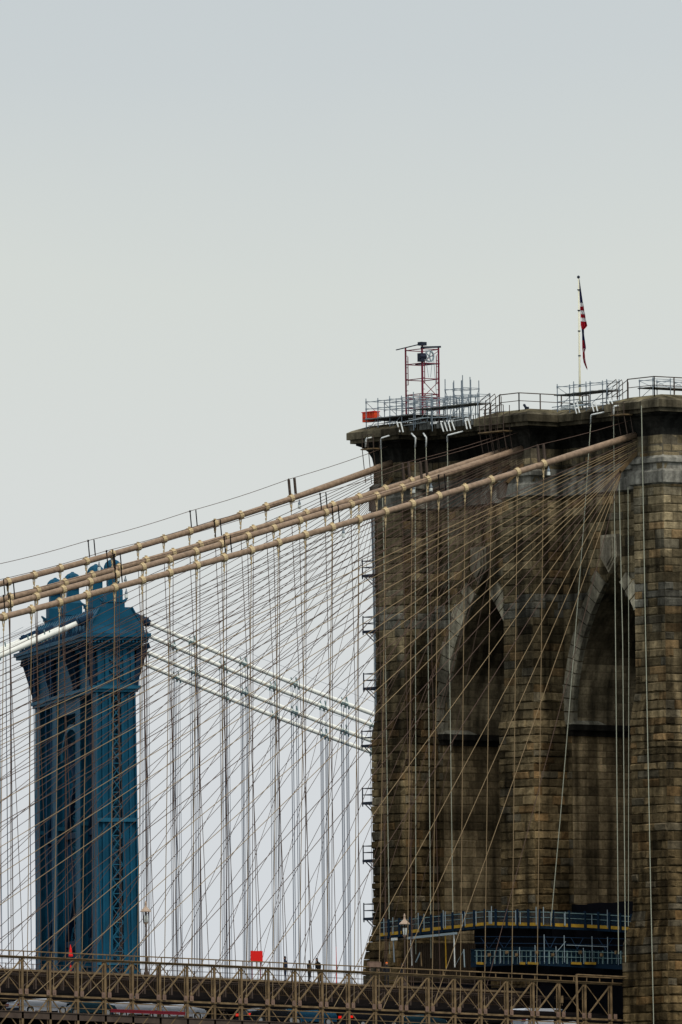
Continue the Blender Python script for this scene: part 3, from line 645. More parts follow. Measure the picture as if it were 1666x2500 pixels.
vs = []
prof = [(-3.5, 92.16), (-3.2, 93.4), (-1.9, 95.3), (1.9, 95.3), (3.2, 93.4), (3.5, 92.16)]
for n in (-38., 1.9): vs += [lp(a, n + (.25 if n < 0 else -.25)*(z > 92.5), z) for a, z in prof]
b.add(vs, [(5, 4, 3, 2, 1, 0), (6, 7, 8, 9, 10, 11)] + [(i, i+1, i+7, i+6) for i in range(5)])
for n in np.arange(-37.3, 2, 1.7): b.bar(lp(-3.32, n, 92.8), lp(-1.9, n, 95.35), .07); b.bar(lp(3.32, n, 92.8), lp(1.9, n, 95.35), .07)
b.build('saddle_house', M['blue'], bt)
for n in LEGN:
    f = MB()                                 # stepped pedestal
    lbox(f, (-1.15, 1.15), (n-1.3, n+1.3), (92.2, 95.9)); lbox(f, (-1.3, 1.3), (n-1.4, n+1.4), (95.9, 96.2)); lbox(f, (-.98, .98), (n-1.0, n+1.0), (96.2, 97.4))
    lbox(f, (-.98, .98), (n-1., n+1.), (97.4, 98.0), (-.62, .62, n-.62, n+.62)); lbox(f, (-.58, .58), (n-.58, n+.58), (98.0, 99.3))
    for s in (-1, 1): lbox(f, (s*.62-.06, s*.62+.06), (n-.62, n+.62), (98.0, 99.29)); f.bar(lp(s*1.3, n, 96.1), lp(s*1.75, n, 96.5), .22, n=6, r2=.1)
    lbox(f, (-.9, .9), (n-.9, n+.9), (99.3, 99.5))
    p = f.build('finial_pedestal', M['blue'], bt)
    c = lp(0, n, 99.5)
    MB().lathe(c, [(.95, 0), (1.12, .12), (1.05, .25), (1.10, .45), (1.06, .8), (.90, 1.15), (.64, 1.42), (.34, 1.56), (.22, 1.62), (.14, 1.72)], 20, .2).build('ribbed_dome', M['blue'], p)
    for sa in (-1, 1):
        k = MB(); k.bar(lp(sa*2.4, n, 94.35), lp(sa*3.75, n, 93.75), .5, n=10); k.bar(lp(sa*3.75, n, 93.75), lp(sa*4.1, n, 93.6), .58, n=10); k.bar(lp(sa*4.1, n, 93.6), lp(sa*4.4, n, 93.47), .42, n=10)
        lbox(k, sorted((sa*2.3, sa*3.4)), (n-.6, n+.6), (92.2, 93.7)); k.build('cable_saddle', M['blue_d'], bt)
b = MB()
for n in np.arange(-37, 2.5, 2.2): b.bar(lp(-3.9, n, 92.15), lp(-3.9, n, 93.3), .04)
b.bar(lp(-3.9, -38, 93.3), lp(-3.9, 2.5, 93.3), .04); b.build('maintenance_rail', M['blue_d'], bt)
# its white cables
q1 = pl(354, 1507, nv, nv@G); q2 = pl(917, 1752, nv, nv@G); q3 = pl(630, 1634, nv, nv@G)
A_ = [(q-G)@av for q in (q1, q2, q3)]; Z_ = [q1[2], q2[2], q3[2]]
slp = (Z_[1]-Z_[0])/(A_[1]-A_[0])
def wz(a): a = abs(a); return 93.5 + slp*(a-4.3) + .0011*(a-4.3)**2
WORD = ['nearest', 'second', 'third', 'farthest']
side_w = {1: 'descending rightwards from the blue steel tower', -1: 'descending leftwards from the blue steel tower'}
phase = {0: (395, 305), 1: (265, 330), 2: (410, 525), 3: (290, 560)}
for sa in (1, -1):
    for i, n in enumerate(LEGN):
        amax = 62 if sa > 0 else 40
        cb = thing('white_cable', '%s white wrapped main cable %s' % (WORD[i], side_w[sa]), 'bridge cable', lp(sa*4.3, n, wz(4.3)), 'white cables of the blue bridge')
        xs = np.linspace(3.9, amax, 14)
        MB().tube([lp(sa*a, n, wz(a)) for a in xs], .265 if sa > 0 else .31, 12).build('cable', M['wcable'], cb, smooth=True)
        b = MB(); b.tube([lp(sa*a, n, wz(a)+1.35+.25*abs(math.sin(a/6.2*3.14))) for a in np.linspace(4, amax, 30)], .018, 3); b.build('hand_rope', M['mrope'], cb)
        pq = phase[i]; a0 = (pl(320+pq[0]/2.613, 1450+pq[1]/2.613, nv, nv@lp(0, n, 0))-G)@av
        while a0 > 9: a0 -= 6.15
        a = a0 if sa > 0 else 8.
        kk = -1
        while a < amax-1:
            kk += 1; b = MB()
            b.bar(lp(sa*(a-.4), n, wz(a-.4)), lp(sa*(a+.4), n, wz(a+.4)), .27, n=10)
            for s in (-.3, .3): b.bar(lp(sa*(a+s), n, wz(a+s)+.2), lp(sa*(a+s)-.1, n, wz(a)+.75), .06)
            for s in (-.42, .05, .5): b.bar(lp(sa*(a+s), n, wz(a+s)-.25), lp(sa*(a+s), n, wz(a+s)-.55), .08)
            b.build('cable_clamp', M['mclamp'], cb)
            for s, dn in ((-.36, -.22), (-.24, .22), (.24, -.22), (.36, .22)):
                r = MB(); r.bar(lp(sa*(a+s), n+dn, wz(a)-.3), lp(sa*(a+s), n+dn, 41), .020)
                tag(r.build('hanger_rope', M['mrope']), 'slate hanger rope under the %s clamp of the %s white cable %s of blue tower' % (ORD[kk], WORD[i], 'right' if sa > 0 else 'left'), 'rope', 'hanger ropes of the blue bridge')
            a += 6.15
# ------------------------------------------------------------------ scaffolding and gear on the tower top
def bar2(b, P, Q, r, n=4): return b.bar(P, Q, r, n=n)
ZR = 79.6
def tube_scaffold(label, xs, ys, zs, top=.35, board=None, r=.026, m='galv', skipc=None):
    t = thing('tube_scaffold', label, 'scaffold', ((xs[0]+xs[-1])/2, (ys[0]+ys[-1])/2, zs[0]), 'tube scaffolds on the tower top')
    for x in xs:
        for y in ys:
            if skipc and skipc(x, y): continue
            b = MB(); b.bar((x, y, zs[0]-.3), (x, y, zs[-1]+top*random.uniform(.5, 1.2)), r)
            for z in zs[1:]: b.bar((x, y, z-.09), (x, y, z+.09), r*2.2, n=6)
            b.build('standard', M[m], t)
    for z in zs[1:]:
        b = MB()
        for x in xs: b.bar((x, ys[0], z), (x, ys[-1], z), r*.8)
        for y in ys: b.bar((xs[0], y, z+.06), (xs[-1], y, z+.06), r*.8)
        b.build('ledger_ring', M[m], t)
    b = MB()
    for (xa, xb) in zip(xs, xs[1:]): b.bar((xa, ys[-1], zs[1]), (xb, ys[-1], zs[-1]), r*.6); b.bar((xb, ys[0], zs[1]), (xa, ys[0], zs[-1]), r*.6)
    for (ya, yb) in zip(ys[::2], ys[1::2]): b.bar((xs[0], ya, zs[0]), (xs[0], yb, zs[1]), r*.6)
    b.build('brace', M[m], t)
    if board is not None:
        b = MB()
        for k, y in enumerate(np.arange(min(ys), max(ys), .27)): b.box((min(xs)-.2, y, board), (max(xs)+.2, y+.24, board+.05+.01*(k % 3)))
        b.build('deck_board', M['tarp_d'], t)
    return t
tube_scaffold('low tube scaffold behind the pipe railing on the nearest corner of tower roof', [-2.6, -.9, .8, 2.5, 4.2], [-14.6, -16.2], [79.4, 80.2, 80.75], board=80.15, top=.15, r=.024)
za = px_x(877, 1025, -4.)[2]; zb = px_x(877, 984, -4.)[2]
tube_scaffold('low grey tube scaffold with board deck around the orange container, left end of tower top', [-4., -2.2, -.4, 1.4], [17.4, 15.9, 14.4, 12.9, 11.4], [79.0, za, za+.75, zb], board=za-.08)
zh = px_x(1080, 1015, 1.3)[2]; zt2 = px_x(1110, 950, 1.3)[2]
tube_scaffold('taller grey tube scaffold right of the red hoist frame on tower top', [1.3, 2.1, 2.9], [14.2, 13.1, 12.0], [79.6, zh, zh+.9, (zh+zt2)/2+.45, zt2-.0], top=.9)
tube_scaffold('long low tube frame with boards between the hoist and the middle buttress', [-4.0, -2.8], [11.2, 9.2, 7.2, 5.2, 3.4], [79.2, 80.3, 80.9], board=80.25, top=.2)
tube_scaffold('low tube frame with pale boards on the roof just right of the flagpole', [-4.0, -2.8], [-6.4, -8.4, -10.4, -12.4], [79.2, 80.2, 80.8], board=80.15, top=.3)
oc = px_x(904, 1017, -3.6)
t = thing('orange_container', 'bright orange red box container on the scaffold deck at the left end of tower top', 'container', (oc[0], oc[1], za))
zc0, zc1 = px_x(904, 1029, -3.6)[2], px_x(904, 1006, -3.6)[2]
b = MB(); y1, y0 = px_x(885, 1017, -3.6)[1], px_x(914, 1017, -3.6)[1]
b.box((-3.6, y0, zc0), (-3.2+.1, y1, zc1)); 
for k in range(5): yy = y0+(y1-y0)*(k+.5)/5; b.box((-3.64, yy-.04, zc0+.04), (-3.6, yy+.04, zc1-.04))
b.build('body', M['orange'], t)
b = MB(); b.box((-3.66, y0-.04, zc1), (-3.04, y1+.04, zc1+.06)); b.box((-3.63, y0+.1, (zc0+zc1)/2-.03), (-3.6, y1-.1, (zc0+zc1)/2+.03)); b.build('lid_rim', M['red'], t)
# red hoist frame
hx0, hy0 = -1.5, 13.45; hx1, hy1 = .1, 15.55; zbh = 79.6; zth = px_x(1031, 848, hx0)[2]
t = thing('hoist_frame', 'tall dark red lattice hoist frame with winch and pulley rising above the tower top', 'hoist', (hx0, hy0, zbh))
for (x, y) in ((hx0, hy0), (hx0, hy1), (hx1, hy0), (hx1, hy1)):
    b = MB(); b.bar((x, y, zbh), (x, y, zth+.15), .05); 
    if (x, y) != (hx1, hy1):
        for s in (0, 1): b.bar((x+.22 if x < 0 else x-.22, y, zbh+s*3), (x+.22 if x < 0 else x-.22, y, zbh+s*3+2.2), .025); 
        for z in np.arange(zbh+.3, zth, .45): b.bar((x, y, z), (x+.22 if x < 0 else x-.22, y, z), .02)
    b.build('mast_leg', M['maroon'], t)
b = MB()
for z in (zbh+1.2, zbh+1.9, zbh+2.2, zth-2.4, zth-1.2, zth-.1):
    mm = (hx0, hy0, z), (hx0, hy1, z), (hx1, hy1, z), (hx1, hy0, z)
    for k in range(4): b.bar(mm[k], mm[(k+1) % 4], .03)
b.bar((hx0, hy0, zbh+1.9), (hx1, hy0, zbh+3.2), .02); b.bar((hx1, hy0, zbh+1.9), (hx0, hy0, zbh+3.2), .02); b.bar((hx0, hy0, zth-1.2), (hx1, hy0, zth-.2), .02)
b.build('cross_rail', M['maroon'], t)
b = MB(); b.bar((hx0-.3, hy1+.8, zth+.0), (hx0, hy0-.1, zth+.3), .035); b.bar((hx0-.1, hy0, zth-.0), (hx1+.2, hy0, zth+.12), .07); b.bar((hx0, hy0+.9, zth-1.25), (hx1+.1, hy0, zth-1.2), .05); b.box((hx0-.25, hy0-.2, zth+.15), (hx0+.3, hy0+.25, zth+.42)); b.build('top_beam', M['dark'], t)
b = MB(); b.box((hx0-.25, hy0-.15, zth-1.1), (hx0+.15, hy0+.3, zth-.45)); b.bar((hx0-.3, hy0, zth-.7), (hx0+.3, hy0, zth-.7), .22, n=10); b.build('winch', M['dark'], t)
b = MB()
pc = V((hx0+hx1)/2-.1, hy0, zth-.65)
for k in range(14):
    a0, a1 = 2*math.pi*k/14, 2*math.pi*(k+1)/14; b.bar(pc+V(.42*math.cos(a0), 0, .42*math.sin(a0)), pc+V(.42*math.cos(a1), 0, .42*math.sin(a1)), .05)
for k in range(5): a0 = 2*math.pi*k/5; b.bar(pc, pc+V(.40*math.cos(a0), 0, .40*math.sin(a0)), .035)
b.build('pulley', M['galv_l'], t)
b = MB()
for s in (-.35, .3): b.bar(pc+V(s, 0, -.2), (pc[0]+s*.3, hy0, zth-2.3), .012)
b.bar(pc+V(.4, 0, 0), (hx1-.1, hy0, zbh+.5), .015); b.build('hoist_rope', M['galv'], t)
# flagpole and flag
fx, fy = 4., .85
ft = pl(1411, 674, nv, nv@V(fx, fy, 0))
fz = px_x(1411, 674, fx)[2]
t = thing('flagpole', 'cream white flagpole with ball top on tripod feet at the middle of the tower roof', 'flagpole', (fx, fy, ZR))
b = MB(); b.tube([(fx, fy, ZR), (fx, fy, ZR+3), (fx, fy, fz-.2)], [.10, .085, .045], 10); b.build('pole', M['cream'], t, smooth=True)
MB().lathe((fx, fy, fz-.2), [(.03, 0), (.10, .06), (.12, .13), (.09, .21), (.02, .25)], 10).build('ball', M['dark'], t)
b = MB()
for a in (0, 2.1, 4.2): b.bar((fx, fy, ZR+1.3), (fx+.85*math.cos(a+.4), fy+.85*math.sin(a+.4), ZR), .045)
b.build('tripod_foot', M['white'], t)
b = MB()
for k in (.2, .42, .6, .75, .9): b.bar((fx, fy, ZR+(fz-ZR)*k-.04), (fx, fy, ZR+(fz-ZR)*k+.04), .11, n=8)
b.build('pole_clip', M['dark'], t)
dz = lambda py: px_x(1415, py, fx)[2]
rows = [(680, 0, .5), (700, 0, 3), (715, 0, 5), (738, 1, 8), (739, 1, 8.5), (748, 1, 10), (757, 1, 11), (766, 2, 13), (775, 2, 14), (784, 2, 16), (794, 2, 18), (798, 3, 15), (803, 4, 10), (815, 5, 10), (830, 5, 12), (845, 5, 14), (850, 5, 14), (858, 6, 11), (872, 6, 12), (885, 8, 14), (897, 13, 17), (902, 16, 17)]
b = MB(); nc = 9; vs = []
for i, (py, l_, r_) in enumerate(rows):
    for k in range(nc):
        u = l_+(r_-l_)*k/(nc-1); off = u/31.5
        fold = .13*math.sin(k*1.9+i*.25)*(k/(nc-1))**.4
        q = V(fx, fy, dz(py)) + V(rv[0], rv[1], 0)*(off+.06) + V(dv[0], dv[1], 0)*fold - V(0, 0, .05*(k/(nc-1))*(1 if i > 5 else 0)); vs.append(q)
mi_row = [0, 0, 0, 0, 1, 2, 1, 2, 1, 2, 2, 2, 0, 0, 2, 2, 2, 2, 2, 2, 2]
nF = len(vs); vs2 = vs + [q+V(dv[0], dv[1], 0)*.02 for q in vs]
for i in range(len(rows)-1):
    for k in range(nc-1):
        mi = mi_row[i]
        if i >= 12 and mi == 2 and random.random() < .22: mi = random.choice((0, 1, 0))
        idx = (i*nc+k, i*nc+k+1, (i+1)*nc+k+1, (i+1)*nc+k)
        b.f.append(idx); b.c.append((1, 1, 1)); b.m.append(mi)
        b.f.append(tuple(nF+j for j in reversed(idx))); b.c.append((1, 1, 1)); b.m.append(mi)
b.v = [tuple(q) for q in vs2]
tag(b.build('flag', [M['flagblue'], M['flagwhite'], M['flagred']], origin=(fx, fy, dz(902))), 'limp flag with navy canton and red and white stripes hanging against the flagpole', 'flag')
# pipe railings along the roof edge
def railing(label, pts, post_r=.035, mids=(.55,), h=1.1, gates=()):
    t = thing('roof_railing', label, 'railing', (pts[0][0], pts[0][1], ZR-.2), 'brown pipe railings on the tower top')
    b = MB()
    for p, q in zip(pts, pts[1:]):
        b.bar((*p, ZR+h), (*q, ZR+h), .035)
        for m_ in mids: b.bar((*p, ZR+m_), (*q, ZR+m_), .025)
    b.build('top_rail', M['truss_d'], t)
    for p, q in zip(pts, pts[1:]):
        l = math.dist(p, q); n = max(1, int(l/1.9))
        for k in range(n+1):
            x, y = p[0]+(q[0]-p[0])*k/n, p[1]+(q[1]-p[1])*k/n
            MB().bar((x, y, ZR-.4), (x, y, ZR+h), post_r).build('rail_post', M['truss_d'], t)
    return t
pn = [px_y(1562, 960, -14.)[0], 0]
railing('brown pipe railing with three rails around the nearest corner of tower roof', [(-3.6, -14.4), (-3.6, -17.6), (6., -17.6)], h=1.25, mids=(.6,))
railing('brown pipe railing on the roof between middle buttress and flagpole', [(-3.6, 1.2), (-3.6, -1.2), (2.6, -1.2), (2.6, -2.)], h=1.15)
for lab, xx, yy in (('pair of brown looped stair rails left of the middle roof railing', -3.9, 2.4), ('pair of brown looped stair rails left of the right hand roof railing', -3.9, -13.1)):
    t = thing('stair_rail', lab, 'railing', (xx, yy, ZR-.6), 'looped stair rails')
    for k in range(3):
        b = MB(); x = xx+.55*k; pts = [(x, yy+.9, 78.9), (x, yy+.9, 80.2), (x, yy+.75, 80.45), (x, yy-.3, 80.9), (x, yy-.4, 80.7), (x, yy-.4, 79.4)]
        b.tube(pts, .03, 6); b.bar((x, yy+.9, 79.7), (x, yy-.4, 80.2), .022); b.build('loop', M['truss_d'], t)
# hanging access platforms on the cornice
for lab, p0, wd, up, dn in (('small brown access platform hung from the cornice at its far left end', (885, 1096), 27, 34, 85), ('small brown access platform hung from the cornice beside the middle buttress', (1200, 1053), 30, 62, 52),
                    ('small brown access platform left of the one beside the middle buttress', (1172, 1056), 24, 55, 50), ('small brown access platform hung from the cornice left of the nearest buttress', (1494, 1013), 30, 26, 48)):
    x = -4.9; A, B = px_x(p0[0], p0[1], x), px_x(p0[0]+wd, p0[1]-2, x)
    t = thing('access_platform', lab, 'platform', ((A+B)/2), 'hung access platforms')
    y0, y1, z = min(A[1], B[1]), max(A[1], B[1]), A[2]
    MB().box((x-.1, y0-.1, z-.09), (x+.75, y1+.1, z)).build('floor', M['truss'], t)
    b = MB()
    for y in (y0, (y0+y1)/2, y1):
        for xx in (x, x+.6): b.bar((xx, y, z), (xx, y, z+up/32.), .022)
    b.bar((x, y0, z+.5), (x, y1, z+.5), .02); b.bar((x, y0, z+up/32.), (x, y1, z+up/32.), .02); b.build('guard_rail', M['truss_d'], t)
    b = MB()
    for y in (y0, y1): b.bar((x, y, z-.09), (x+.3, y, z-dn/32.), .022); b.bar((x+.6, y, z-.09), (x+.8, y-.1, z-dn/32.), .022)
    b.build('hanger', M['truss_d'], t)
# white bent pipes over the cornice and the pale ropes that hang from them
hooks = [((931, 1096), (931, 1071), (952, 1059), 'leftmost of the row above the left buttress'), ((1014, 1093), (1015, 1068), (993, 1058), 'third from left, bending leftwards'), ((1041, 1091), (1041, 1067), (1022, 1058), 'fourth from left, bending leftwards'),
         ((1093, 1080), (1093, 1064), (1118, 1053), 'alone above the far arch, bending rightwards'), ((1443, 1034), (1444, 1014), (1464, 1006), 'above the near arch'), ((1499, 1018), (1499, 993), (1507, 989), 'beside the hung platform near the nearest buttress'), ((893, 1092), (894, 1072), (905, 1066), 'small, over the far left cornice end')]
for a, b_, c_, lab in hooks:
    pa, pb, pc_ = px_x(*a, -4.75), px_x(*b_, -4.75), px_x(*c_, -4.75)
    b = MB(); b.tube([pa, pb, pb+(pc_-pb)*.08+V(0, 0, .03), pc_+V(.5, 0, .02)], .062, 8)
    tag(b.build('rope_outrigger', M['white'], smooth=True), 'white bent pipe over the cornice edge, '+lab, 'pipe', 'white bent pipes on the cornice')
ropes = [([(931, 1096), (937, 1310), (945, 1850), (952, 2330)], 'leftmost'), ([(1014, 1093), (1015, 1600), (1016, 2330)], 'second from left'), ([(1041, 1091), (1046, 1600), (1053, 2340)], 'third from left'), ([(1093, 1080), (1098, 1600), (1107, 2280)], 'fourth from left'),
         ([(1443, 1034), (1427, 1270), (1402, 1590), (1372, 1960), (1345, 2262)], 'slanting across the near arch'), ([(1499, 1018), (1503, 1500), (1511, 2330)], 'straight, left of a close pair'), ([(1512, 1170), (1521, 1560), (1528, 2350)], 'left rope of the pair beside the nearest buttress'),
         ([(1534, 1190), (1536, 1600), (1535, 2262)], 'right rope of the pair beside the nearest buttress'), ([(1567, 990), (1576, 1500), (1590, 2200), (1597, 2510)], 'on the nearest buttress face, rightmost')]
for pts, lab in ropes:
    b = MB(); b.tube([px_x(*p, -4.75) for p in pts], .034 if not lab.startswith('right rope') else .022, 5)
    tag(b.build('hanging_rope', M['wrope']), 'pale rope down the tower face, '+lab, 'rope', 'pale ropes hanging down the tower')
# loose gear on the roof
def pipe_item(a, b_, x, r, m, name, lab, cat='pipe', grp=None, x2=None):
    b = MB(); b.bar(px_x(*a, x), px_x(*b_, x if x2 is None else x2), r, n=6); tag(b.build(name, M[m]), lab, cat, grp)
for k, (a, b_) in enumerate([((969, 1029), (977, 1055)), ((979, 1031), (985, 1055)), ((1077, 1032), (1084, 1054)), ((1086, 1031), (1093, 1053)), ((1095, 1029), (1101, 1052)), ((1104, 1030), (1111, 1050)), ((1136, 1025), (1141, 1048)), ((1144, 1024), (1150, 1047)),
                       ((1409, 980), (1416, 1008)), ((1402, 985), (1409, 1010)), ((1444, 981), (1451, 1005)), ((1454, 982), (1460, 1004)), ((1484, 976), (1489, 990)), ((1493, 976), (1497, 988))]):
    pipe_item(a, b_, -4.3, .055, 'white', 'raker_strut', 'short white slanting strut propped at the cornice edge under the roof scaffolds', 'strut', 'white raker struts on the cornice', -4.4)
rr = random.Random(5)
for k in range(44):
    px0 = rr.uniform(890, 1190) if k < 26 else rr.uniform(1330, 1500); base = 1043-.105*(px0-900) + rr.uniform(-14, 8); ln = rr.uniform(30, 75)
    x = rr.uniform(-4., -.5); A = px_x(px0, base, x); B = px_x(px0+ln, base-ln*rr.uniform(.02, .2), x+rr.uniform(-.5, .8))
    if k % 3 == 0: b = MB().bar(A, B, .11, .03)
    else: b = MB().bar(A, B, .035, n=6)
    nm_ = 'scaffold_board' if k % 3 == 0 else 'loose_tube'
    tag(b.build(nm_, M['tarp' if k % 3 == 0 else ('white' if k % 3 == 1 else 'galv')]), ('pale plank' if k % 3 == 0 else 'thin metal tube')+' lying among the scaffolds on the tower roof', 'plank' if k % 3 == 0 else 'tube', 'loose planks on the tower roof' if k % 3 == 0 else 'loose tubes on the tower roof')
for k in range(7):
    A = px_x(905+k*42, 1046-k*4.2, -3.4); b = MB()
    b.box((A[0], A[1]-.9, A[2]-.5), (A[0]+.12, A[1]+.35, A[2]-.05+.12*(k % 2))); 
    for s in (-.6, 0, .5): b.bar((A[0]-.03, A[1]+s, A[2]-.5), (A[0]-.03, A[1]+s, A[2]+.25), .025)
    tag(b.build('gear_bundle', M['tarp_d']), 'grey white sheeted bundle behind the cornice edge at the left half of the roof', 'bundle', 'sheeted bundles on the tower roof')
for lab, q in (('thin dark antenna rod on the roof left of the looped stair rails', (1186, 1003, 977)), ('thin dark antenna rod on the roof right of the flagpole', (1485, 965, 934))):
    A, B = px_x(q[0], q[1], -3.2), px_x(q[0], q[2], -3.2); b = MB(); b.bar((A[0], A[1], 79.3), B, .02); b.bar(A, (A+B)/2, .045, n=6); tag(b.build('antenna', M['dark']), lab, 'antenna', 'antennas on the tower roof')
A = px_x(1287, 1000, 0.); b = MB(); b.bar((A[0], A[1], 79.5), A+V(0, 0, .05), .03); b.box(A+V(-.12, -.12, 0), A+V(.12, .12, .22)); b.bar(A+V(0, .1, .15), A+V(0, .35, .42), .07); b.bar(A+V(0, -.1, .1), A+V(.1, -.3, -.05), .05)  # dark angular shape stands in for a perched bird
tag(b.build('bird_stand_in', M['dark']), 'small dark angular stand-in for a bird on the roof behind the middle buttress', 'bird')
# ------------------------------------------------------------------ side brackets, mast and pale strip at the far edge
for k, py in enumerate((1401, 1538, 1677, 1817, 1957, 2098, 2240)):
    o = boff(78-(py-1070)/32.); A = px_x(916-1.5*0, py, -3.0)
    z = A[2]; y0 = 17.8+o; y1 = y0+1.45; t = thing('bracket_platform', 'small dark bracket platform on the far edge of tower, %s from the top' % ['first', 'second', 'third', 'fourth', 'fifth', 'sixth', 'seventh'][k], 'platform', (-2.6, y0, z), 'bracket platforms up the far edge')
    MB().box((-3.2, y0, z-.2), (-1.6, y1, z)).build('floor', M['dark'], t)
    b = MB()
    for x in (-3.15, -1.65): b.bar((x, y1-.05, z-.35), (x, y1-.05, z+1.15), .035); 
    for h_ in (.55, 1.05): b.bar((-3.15, y1-.05, z+h_), (-3.15, y0, z+h_), .03); b.bar((-1.65, y1-.05, z+h_), (-1.65, y0, z+h_), .03); b.bar((-3.15, y1-.05, z+h_), (-1.65, y1-.05, z+h_), .03)
    b.build('guard_rail', M['dark'], t)
    b = MB(); b.bar((-2.9, y1-.1, z-.2), (-2.9, y0, z-1.1), .03); b.bar((-1.8, y1-.1, z-.2), (-1.8, y0, z-1.1), .03); b.bar((-2.9, y1-.5, z-.2), (-2.9, y0, z-.8), .02); b.build('strut', M['dark'], t)
A, B = px_x(907, 1215, -3.), px_x(920, 1750, -3.)
b = MB(); b.bar(A, B, .045)
for k in range(15):
    q = A+(B-A)*(k+.4)/15; b.bar(q-V(0, 0, .1), q+V(0, 0, .1), .08, n=6); b.bar(q, (q[0], 17.8, q[2]), .02)
tag(b.build('scaffold_mast', M['galv']), 'thin dark scaffold mast with couplers beside the upper far edge of tower', 'scaffold mast')
b = MB(); zt_, zb_ = 72.5, 30.
b.box((-1.4, 20.0, zb_), (-.15, 20.06, zt_))  # made-up strip for the pale distance behind the tower edge
t = thing('pale_strip', 'tall narrow pale strip with white pole, standing in for a distant pale band behind tower', 'stand-in strip', (-.8, 20, zb_)); b.build('sheet', M['sheet'], t)
b = MB(); b.tube([(-1.45, 20.0, zb_), (-1.45, 20.0, zt_)], .07, 6); b.build('pole', M['white'], t, smooth=True)
# ------------------------------------------------------------------ suspended scaffold round the tower just above the deck
def spath(pts, x): return [px_x(*p, x) for p in pts]
t = thing('suspended_scaffold', 'upper scaffold deck with yellow toe boards and dark netting wrapped round the tower above footway', 'scaffold', px_x(1200, 2280, -5.2))
SX = lambda px: float(np.interp(px, [1330, 1450], [-5.2, -1.2]))
line = [px_x(a, b_, SX(a)) for a, b_ in ((926, 2284), (1060, 2269), (1190, 2256), (1330, 2258), (1450, 2263), (1545, 2269))]
b = MB()
for p, q in zip(line, line[1:]): b.add([p+V(0,0,-.3), q+V(0,0,-.3), q+V(1.1,0,-.3), p+V(1.1,0,-.3), p+V(0,0,-.09), q+V(0,0,-.09), q+V(1.1,0,-.09), p+V(1.1,0,-.09)], [(0,3,2,1),(4,5,6,7),(0,1,5,4),(1,2,6,5),(2,3,7,6),(3,0,4,7)])
b.build('deck', M['navypost'], t)
def along(line, s):
    L_ = [np.linalg.norm(q-p) for p, q in zip(line, line[1:])]; d = s*sum(L_)
    for l, p, q in zip(L_, line, line[1:]):
        if d <= l: return p+(q-p)*d/l
        d -= l
    return line[-1]
nb = 22
for k in range(nb):
    p, q = along(line, (k+.08)/nb), along(line, (k+.86)/nb); b = MB(); b.add([p+V(-.04,0,-.10), q+V(-.04,0,-.10), q+V(-.04,0,.14), p+V(-.04,0,.14), p+V(0,0,-.10), q+V(0,0,-.10), q+V(0,0,.14), p+V(0,0,.14)], [(0,1,2,3),(7,6,5,4),(0,4,5,1),(1,5,6,2),(2,6,7,3),(3,7,4,0)]); b.build('toe_board', M['yellow'], t)
    p = along(line, (k+.95)/nb); MB().bar(p+V(-.03, 0, -.3), p+V(-.03, 0, 1.15), .11, .04).build('net_post', M['navypost'], t)
b = MB()
for p, q in zip(line, line[1:]):
    for h_, r_ in ((.95, .025), (.55, .018)): b.bar(p+V(0,0,h_), q+V(0,0,h_), r_)
b.build('guard_rail', M['mclamp'], t)
b = MB()
for p, q in zip(line, line[1:]): b.add([p+V(.05,0,.0), q+V(.05,0,.0), q+V(.05,0,1.05), p+V(.05,0,1.05), p+V(.08,0,.0), q+V(.08,0,.0), q+V(.08,0,1.05), p+V(.08,0,1.05)], [(0,1,2,3),(7,6,5,4),(0,4,5,1),(1,5,6,2),(2,6,7,3),(3,7,4,0)])
b.build('netting', mat('thin_blue_netting', (.012, .03, .05), .9, alpha=.4, spec=.1), t)
def zline(px): 
    xs_ = [926, 1060, 1190, 1350, 1536]; ys_ = [2284, 2269, 2256, 2259, 2268]; return float(np.interp(px, xs_, ys_))
for x_ in (938, 960, 1022, 1036, 1083, 1088, 1130, 1136, 1163, 1195, 1198, 1201, 1260, 1271, 1310, 1328, 1346, 1379, 1381, 1446, 1484):
    h = random.Random(x_).choice((34, 44, 30, 40)); MB().bar(px_x(x_, zline(x_), SX(x_)-.1), px_x(x_-.5, zline(x_)-h, SX(x_)-.1), .032, n=6).build('upright', M['galv_l'], t)
t = thing('lower_scaffold', 'lower scaffold deck with blue netting and uprights just above the truss, right of centre', 'scaffold', px_x(1340, 2353, -5.6))
l2 = [px_x(a, b_, SX(a)-.3) for a, b_ in ((1150, 2351), (1260, 2345), (1330, 2347), (1450, 2353), (1545, 2358))]
b = MB()
for p, q in zip(l2, l2[1:]): b.add([p+V(0,0,-.35), q+V(0,0,-.35), q+V(1.1,0,-.35), p+V(1.1,0,-.35), p, q, q+V(1.1,0,0), p+V(1.1,0,0)], [(0,3,2,1),(4,5,6,7),(0,1,5,4),(1,2,6,5),(2,3,7,6),(3,0,4,7)])
b.build('deck', M['navypost'], t)
b = MB()
for p, q in zip(l2, l2[1:]): b.add([p+V(.02,0,.02), q+V(.02,0,.02), q+V(.02,0,1.0), p+V(.02,0,1.0), p+V(.05,0,.02), q+V(.05,0,.02), q+V(.05,0,1.), p+V(.05,0,1.)], [(0,1,2,3),(7,6,5,4),(0,4,5,1),(1,5,6,2),(2,6,7,3),(3,7,4,0)]); b.bar(p+V(0,0,1.), q+V(0,0,1.), .03)
b.build('netting', M['net'], t)
for (xa, xb) in ((1290, 1314), (1395, 1420), (1428, 1456), (1165, 1180), (1270, 1282)): MB().bar(px_x(xa, 2352, SX(xa)-.36), px_x(xb, 2353, SX(xb)-.36), .05, .09).build('toe_board', M['yellow'], t)
